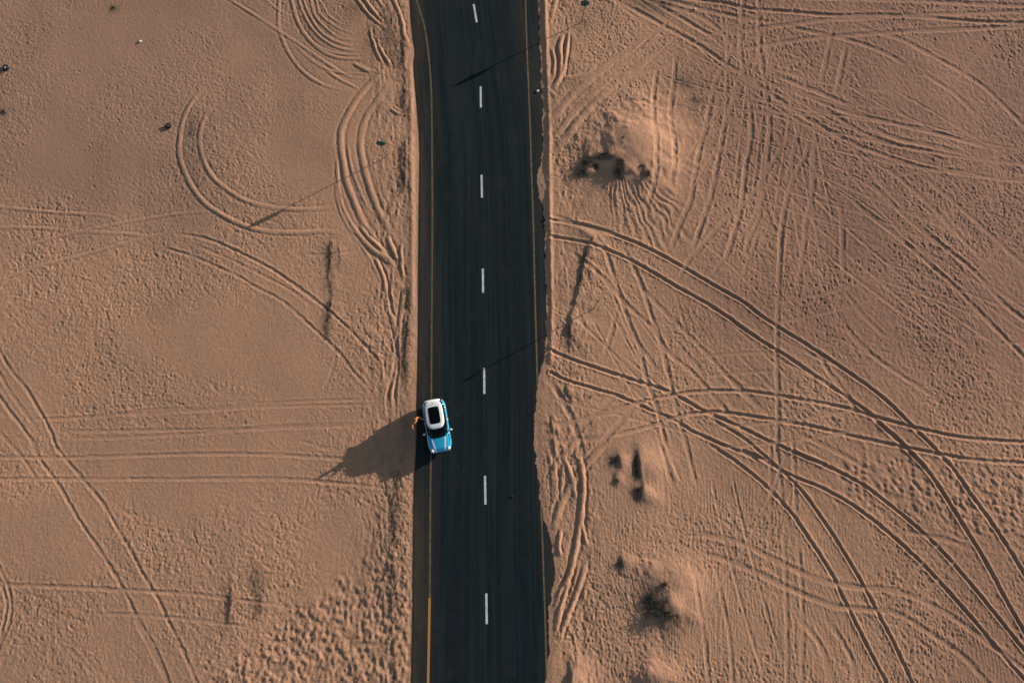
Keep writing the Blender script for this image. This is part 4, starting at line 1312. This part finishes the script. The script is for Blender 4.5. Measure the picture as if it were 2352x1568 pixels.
def make_person(loc, rz):
    # faces +x; left is +y
    root = empty('person', loc, rz)
    hp = (0, 0, .92)
    waist = (.01, 0, 1.06)
    chest = (.06, 0, 1.27)
    neckb = (.10, 0, 1.42)
    neck = (.125, 0, 1.49)
    head0 = (.14, 0, 1.56)
    head1 = (.15, 0, 1.64)
    top = (.145, 0, 1.70)
    shl, shr = (.09, .17, 1.38), (.09, -.17, 1.38)
    ell, elr = (.30, .27, 1.24), (-.05, -.40, 1.28)
    wrl, wrr = (.50, .20, 1.36), (.05, -.58, 1.46)
    legs = []
    for s, kx, fx in ((1, .05, .0), (-1, .02, -.10)):
        legs.append([(hp, (.13, .12)), ((0, s * .09, .84), .085), ((kx, s * .10, .48), .058), ((fx, s * .105, .10), .038), ((fx, s * .105, .045), (.035, .035)), ((fx + .09, s * .115, .03), (.040, .024)), ((fx + .17, s * .12, .025), (.032, .018))])
    torso = [(hp, (.13, .12)), (waist, (.105, .12)), (chest, (.115, .15)), (neckb, (.06, .075)), (neck, .052), (head0, (.068, .075)), (head1, (.082, .095)), (top, (.062, .075))]
    arms = [[(neckb, (.06, .075))] + arm_points(shl, ell, wrl), [(neckb, (.06, .075))] + arm_points(shr, elr, wrr)]
    chains = [torso] + legs + arms + hand(wrl, (.9, -.2, .3), (0, 0, 1), 1) + hand(wrr, (.5, -.5, .5), (0, 0, 1), -1)
    body = skinned('body', chains, MAT['skin'], root)
    # face: nose, brow, ears, lips and eyes belong to the same mesh
    bm = bmesh.new()
    bm.from_mesh(body.data)
    add = MB()
    add.rings([[(.215, -.012, 1.60), (.215, .012, 1.60), (.235, .017, 1.585), (.235, -.017, 1.585)], [(.225, -.006, 1.645), (.225, .006, 1.645), (.228, .007, 1.64), (.228, -.007, 1.64)]])
    for s in (-1, 1):
        add.rings(ellipsoid((.13, s * .092, 1.615), (.02, .012, .032)))
    add.rings(ellipsoid((.222, 0, 1.567), (.012, .026, .009)))
    body.data.materials.append(MAT['eye'])
    tmp = bpy.data.meshes.new('t')
    tmp.from_pydata(add.v, [], add.f)
    bm.from_mesh(tmp)
    eyes = MB()
    for s in (-1, 1):
        eyes.rings(ellipsoid((.222, s * .032, 1.628), (.008, .013, .008)))
    tmp2 = bpy.data.meshes.new('t2')
    tmp2.from_pydata(eyes.v, [], eyes.f)
    nf = len(bm.faces)
    bm.from_mesh(tmp2)
    bm.faces.ensure_lookup_table()
    for f_ in bm.faces[nf:]:
        f_.material_index = 1
    bm.to_mesh(body.data)
    bm.free()
    # clothes: the same skeleton, a little wider
    g = .026
    w_ = lambda r: tuple(q + g for q in r) if hasattr(r, '__len__') else (r + g, r + g)
    torso_c = [((0, 0, .90), (.145, .135)), (waist, w_((.110, .125))), (chest, w_((.118, .155))), (neckb, (.075, .088))]
    sl_ = [[(neckb, (.075, .088))] + [(p, w_(r)) for p, r in arm_points(shl, ell, wrl)[:-1]] + [(tuple(a + (b - a) * .85 for a, b in zip(ell, wrl)), (.045, .045))],
           [(neckb, (.075, .088))] + [(p, w_(r)) for p, r in arm_points(shr, elr, wrr)[:-1]] + [(tuple(a + (b - a) * .85 for a, b in zip(elr, wrr)), (.045, .045))]]
    skinned('shirt', [torso_c] + sl_, MAT['orange'], root)
    tr = []
    for s, kx, fx in ((1, .05, .0), (-1, .02, -.10)):
        tr.append([((0, 0, .93), (.143, .132)), ((0, s * .09, .83), (.102, .102)), ((kx, s * .10, .48), (.078, .078)), ((fx, s * .105, .12), (.062, .062))])
    skinned('trousers', tr, MAT['cream'], root)
    for s, fx in ((1, .0), (-1, -.10)):
        skinned('shoe', [[((fx - .02, s * .105, .05), (.05, .045)), ((fx + .09, s * .115, .04), (.05, .036)), ((fx + .18, s * .12, .032), (.038, .026))]], MAT['navy'], root)
    hr = MB().rings(ellipsoid((.120, 0, 1.655), (.100, .098, .100), 16, 10))
    hr.rings([[(.05 + .075 * math.cos(t) * k, .09 * math.sin(t) * k, z) for t in [2 * math.pi * i / 14 for i in range(14)]] for z, k in ((1.40, .45), (1.46, .8), (1.56, 1), (1.64, 1), (1.69, .8))])
    hr.build('hair', MAT['hair'], root, True)
    return root


px_, py_ = P(960, 972)
person = make_person((px_ - .08, py_ + .12, 0.0), R_(-14))
person.location.z = 0.0
tag(person, 'person in orange top standing beside the blue car', 'person')


# ------------------------------------------------------------ road signs seen from behind and above
def make_sign(x, y, h, r, label, kind='round'):
    z0 = ground_z(x, y)
    root = empty('road_sign', (x, y, z0))
    MB().tube([(0, 0, -.4), (0, 0, h)], .036, 10).build('post', MAT['galv'], root, True)
    cz = h - r * .8
    if kind == 'round':
        rings = [[(rr * math.cos(t), yy, cz + rr * math.sin(t)) for t in [2 * math.pi * i / 32 for i in range(32)]] for yy, rr in ((-.060, r * .97), (-.054, r), (-.040, r), (-.036, r * .97))]
        pl = MB().rings(rings).build('sign_plate', MAT['teal'], root)
    else:
        pl = MB().box((0, -.05, cz), (r * 1.1, .02, r * 1.9), bev=.008).build('sign_plate', MAT['teal'], root)
    for dz in (-.45, .45):
        MB().box((0, -.071, cz + dz * r), (r * 1.5 if kind == 'round' else r * .9, .02, .035)).build('rail', MAT['galv'], pl)
    MB().tube([(-.045, -.0, cz), (.045, 0, cz)], .04, 8).build('clamp', MAT['galv'], root)
    tag(root, label, 'road sign', 'road signs on thin posts')
    return root


x_, y_ = P(887, 362)
make_sign(x_, y_, 2.62, .36, 'thin post with dark teal round sign plate standing in the tracks left of the road')
x_, y_ = P(1337, 50)
make_sign(x_, y_, 2.62, .36, 'thin post with round plate right of the road at the top edge')
x_, y_ = P(1365, 708)
make_sign(x_, y_, 2.4, .14, 'thin bare marker post with a small narrow plate on the sand right of the road', 'narrow')


# ------------------------------------------------------------ discarded tyres and stones
def make_tyre(x, y, label, R0=.25, white=False, tilt=0.12):
    z0 = ground_z(x, y)
    root = empty('old_tyre', (x, y, z0 + .03), R_(30))
    root.rotation_euler = (tilt, -.12, .5)
    rings = []
    n = 36
    prof = [(-.10, -.07), (-.02, -.095), (.07, -.085), (.10, -.04), (.10, .04), (.07, .085), (-.02, .095), (-.10, .07), (-.085, 0)]
    vs, fs = [], []
    for i in range(n):
        a = 2 * math.pi * i / n
        for dr_, dz in prof:
            vs.append(((R0 - .1 + dr_) * math.cos(a), (R0 - .1 + dr_) * math.sin(a), .06 + dz))
    k = len(prof)
    for i in range(n):
        for j in range(k):
            fs.append((i * k + j, ((i + 1) % n) * k + j, ((i + 1) % n) * k + (j + 1) % k, i * k + (j + 1) % k))
    MB().add(vs, fs).build('tyre', MAT['tyre'], root, True)
    rr0 = R0 - .16
    fill = [[(rr * math.cos(t), rr * math.sin(t), zz) for t in [2 * math.pi * i / 20 for i in range(20)]] for rr, zz in ((rr0 + .05, .03), (rr0 + .05, .10), (rr0 * .8, .145), (.02, .16))]
    MB().rings(fill).build('wheel_disc' if white else 'sand_fill', MAT['stone'] if white else MAT['sand'], root, True)
    tag(root, label, 'tyre', 'old tyres lying on the sand')
    return root


x_, y_ = P(389, 291)
make_tyre(x_, y_, 'old black tyre with sand in its centre lying beside the curved track')
x_, y_ = P(15, 157)
make_tyre(x_, y_, 'old tyre with a white wheel disc lying on the sand at the far left edge', .27, True)


def make_stone(x, y, s, mat, name, label, cat, seed, z=None):
    rg = random.Random(seed)
    bm = bmesh.new()
    bmesh.ops.create_icosphere(bm, subdivisions=2, radius=s)
    for v in bm.verts:
        v.co *= 1 + rg.uniform(-.16, .16)
        v.co.z *= .65
        v.co.x *= 1.2
    me_ = bpy.data.meshes.new(name)
    bm.to_mesh(me_)
    bm.free()
    me_.materials.append(mat)
    o = bpy.data.objects.new(name, me_)
    COL.objects.link(o)
    o.location = (x, y, (ground_z(x, y) if z is None else z) + s * .4)
    o.rotation_euler = (0, 0, rg.uniform(0, 6))
    tag(o, label, cat)
    return o


x_, y_ = P(1234.5, 210); make_stone(x_, y_, .10, MAT['stone'], 'white_stone', 'small white stone lying on the asphalt near the right road edge', 'stone', 3, 0.0)
x_, y_ = P(322, 95); make_stone(x_, y_, .11, MAT['stone'], 'white_stone', 'small white stone on open sand in the upper left', 'stone', 4)
x_, y_ = P(1177, 1140); make_stone(x_, y_, .07, MAT['tyre'], 'rubber_scrap', 'small black scrap of rubber on the right lane of the road', 'scrap', 5, 0.0)
x_, y_ = P(1597, 1212 * 0 + 20); make_stone(x_, y_, .09, MAT['stone'], 'white_stone', 'pale stone among the tracks near the top edge right of the road', 'stone', 6)


# ------------------------------------------------------------ desert shrubs
def shrub_mesh(seed, n_tw, rad, ht, leaf=260, flat=1.0):
    rg = random.Random(seed)
    tw = MB()
    lf = MB()
    for i in range(n_tw):
        a = rg.uniform(0, 2 * math.pi)
        l = rad * rg.uniform(.45, 1)
        up = ht * rg.uniform(.4, 1)
        p0 = Vector((rg.gauss(0, rad * .12), rg.gauss(0, rad * .12), -.03))
        p1 = Vector((l * .5 * math.cos(a), l * .5 * math.sin(a), up * .65))
        p2 = Vector((l * math.cos(a + .3), l * math.sin(a + .3), up))
        tw.tube([p0, p1, p2], [.014, .009, .004], 5, False)
        for k in range(leaf // n_tw):
            t = rg.uniform(.25, 1.05)
            q = p0.lerp(p1, t * 2) if t < .5 else p1.lerp(p2, (t - .5) * 2)
            q = q + Vector((rg.gauss(0, .05), rg.gauss(0, .05), rg.gauss(0, .03)))
            s = rg.uniform(.012, .034)
            u = Vector((rg.gauss(0, 1), rg.gauss(0, 1), rg.gauss(0, 1))).normalized() * s
            v = u.cross(Vector((rg.gauss(0, 1), rg.gauss(0, 1), rg.gauss(0, 1)))).normalized() * s * .6
            lf.add([q - u, q + v, q + u, q - v], [(0, 1, 2, 3)])
    return tw, lf


SHRUBS = []
for i in range(4):
    tw, lf = shrub_mesh(20 + i, 24, .5, .26, 900)
    for q in range(len(tw.v)): tw.v[q] = (tw.v[q][0], tw.v[q][1], tw.v[q][2] * .45)
    for q in range(len(lf.v)): lf.v[q] = (lf.v[q][0], lf.v[q][1], lf.v[q][2] * .45)
    SHRUBS.append((tw, lf))
shr_cache = {}


def place_shrub(n, pt, s, kind, label, group='scrub on the sand mounds', mat='shrub', sx=1.0, sy=1.0, rot=0.0):
    x, y = S(n, [pt])[0]
    root = empty('desert_shrub', (x, y, ground_z(x, y) - .02), rot)
    root.scale = (s * sx, s * sy, s)
    key = (kind, mat)
    if key not in shr_cache:
        tw, lf = SHRUBS[kind]
        a = tw.build('stem', MAT['twig'], root)
        b = lf.build('foliage', MAT[mat], root)
        shr_cache[key] = (a, b)
    else:
        for src in shr_cache[key]:
            c = src.copy()
            COL.objects.link(c)
            c.parent = root
    tag(root, label, 'shrub', group)
    return root


place_shrub(0, (1345, 372), 1.15, 0, 'dark scrub at the upper left of the ring on the large pale mound', sx=1.2)
place_shrub(0, (1386, 364), 1.35, 1, 'dark scrub along the top of the ring on the large pale mound', sx=1.5, sy=.7)
place_shrub(0, (1422, 380), 1.0, 2, 'dark scrub at the upper right corner of the ring on the large pale mound')
place_shrub(0, (1418, 403), 1.15, 3, 'dense dark scrub at the lower right of the ring on the large pale mound')
place_shrub(0, (1342, 399), 1.35, 1, 'dense dark scrub at the lower left of the ring on the large pale mound', sx=1.3, sy=.8)
place_shrub(0, (1484, 405), .8, 2, 'thin grey scrub right of the ring, on the edge of the large pale mound')
place_shrub(0, (1470, 385), .6, 0, 'small thin scrub above and right of the ring on the large pale mound')
place_shrub(0, (1366, 386), .7, 2, 'sparse scrub inside the left half of the ring on the large pale mound', sx=1.3)
place_shrub(0, (1462, 1088), .8, 3, 'dark scrub in the middle of the strip on the small twin mound', sx=.7, sy=1.2)
place_shrub(0, (1502, 1392), 1.2, 2, 'dense dark scrub at the lower left of the steep mound near the bottom', sx=1.0)
place_shrub(0, (1541, 1412), .8, 1, 'dark scrub at the lowest right tip of the steep mound near the bottom')
place_shrub(0, (1428, 326), .5, 3, 'tiny scrub above the ring on the large pale mound')
place_shrub(0, (1518, 1402), 1.35, 0, 'large dark scrub at the lower end of the steep mound near the bottom', sx=1.5, sy=.9, rot=-.5)
place_shrub(0, (1490, 1378), 1.3, 3, 'dark scrub on the left flank of the steep mound near the bottom')
place_shrub(0, (1525, 1345), .8, 1, 'sparse scrub near the top of the steep mound near the bottom')
place_shrub(0, (1461, 1062), .75, 2, 'dark scrub in the upper strip of the small twin mound right of the road', sx=.7, sy=1.5)
place_shrub(0, (1464, 1130), .85, 1, 'dark scrub at the lower end of the small twin mound right of the road')
place_shrub(0, (1409, 1055), .9, 0, 'thin scrub on the left of the two small mounds right of the road')
place_shrub(0, (1416, 1104), .5, 3, 'little scrub below the left one of the two small mounds right of the road')
place_shrub(0, (1427, 1293), .65, 2, 'lone dark scrub tuft on a low sand hump above the steep mound')
place_shrub(0, (1355, 911), .35, 0, 'tiny dark tuft between the tyre ruts right of the road', 'lone tufts on the sand')
place_shrub(0, (260, 20), .6, 1, 'lone olive tuft near the top left of the plain', 'lone tufts on the sand', 'shrub_green')
place_shrub(0, (8, 258), .6, 3, 'lone olive tuft at the far left edge, below the tyre with the white disc', 'lone tufts on the sand', 'shrub_green')


# ------------------------------------------------------------ dry verge scrub nobody could count
def verge(name, lines, n, seed, label):
    rg = random.Random(seed)
    m = MB()
    segs = []
    for sheet, pts, w, dens in lines:
        p = near_path(S(sheet, pts), 0)
        segs.append((p, w, dens * len(p)))
    tot = sum(s[2] for s in segs)
    for p, w, d in segs:
        for i in range(int(n * d / tot)):
            q = p[rg.randrange(len(p))]
            x = q[0] + rg.gauss(0, w)
            y = q[1] + rg.gauss(0, .2)
            if LEFT(y) - .15 < x < RIGHT(y) + .3:
                continue
            if jag2[np.searchsorted(gy, y) - 1, np.searchsorted(gx, x) - 1] < .42:
                continue
            z = ground_z(x, y)
            for k in range(rg.randint(4, 9)):
                a = rg.uniform(0, 6.28)
                l = rg.uniform(.03, .10)
                h_ = rg.uniform(.01, .055)
                bx, by = x + rg.gauss(0, .05), y + rg.gauss(0, .05)
                wv = rg.uniform(.006, .014)
                dx_, dy_ = math.cos(a), math.sin(a)
                m.add([(bx - dy_ * wv, by + dx_ * wv, z - .01), (bx + dy_ * wv, by - dx_ * wv, z - .01), (bx + dx_ * l, by + dy_ * l, z + h_)], [(0, 1, 2)])
    o = m.build(name, MAT['dry'])
    tag(o, label, 'dry grass', kind='stuff')
    return o


verge('dry_grass', [(9, [(640, 400), (640, 620), (640, 900), (650, 1240)], .16, 1.3), (9, [(640, 1500), (620, 1800), (610, 2100)], .16, 1.3), (10, [(620, 640), (620, 900), (600, 1200), (590, 1560)], .16, 1.3),
                    (4, [(1865, 60), (1860, 300), (1860, 450), (1850, 640)], .16, 1.2), (6, [(1270, 730), (1275, 860), (1268, 1020)], .12, 1.4), (6, [(1420, 700), (1440, 860), (1420, 980)], .25, .7),
                    (7, [(240, 200), (220, 600), (210, 1200), (220, 1560)], .2, .8), (11, [(570, 100), (500, 260), (450, 430), (420, 600), (370, 760), (330, 900), (330, 1180)], .1, 1.2), (1, [(2270, 60), (2290, 250), (2310, 400)], .4, .9),
                    (3, [(330, 450), (430, 600)], .5, .9), (1, [(1130, 700), (1120, 900), (1150, 960)], .25, .7)], 4200, 9, 'sparse dry dark grass and twigs along the verges and scarps')
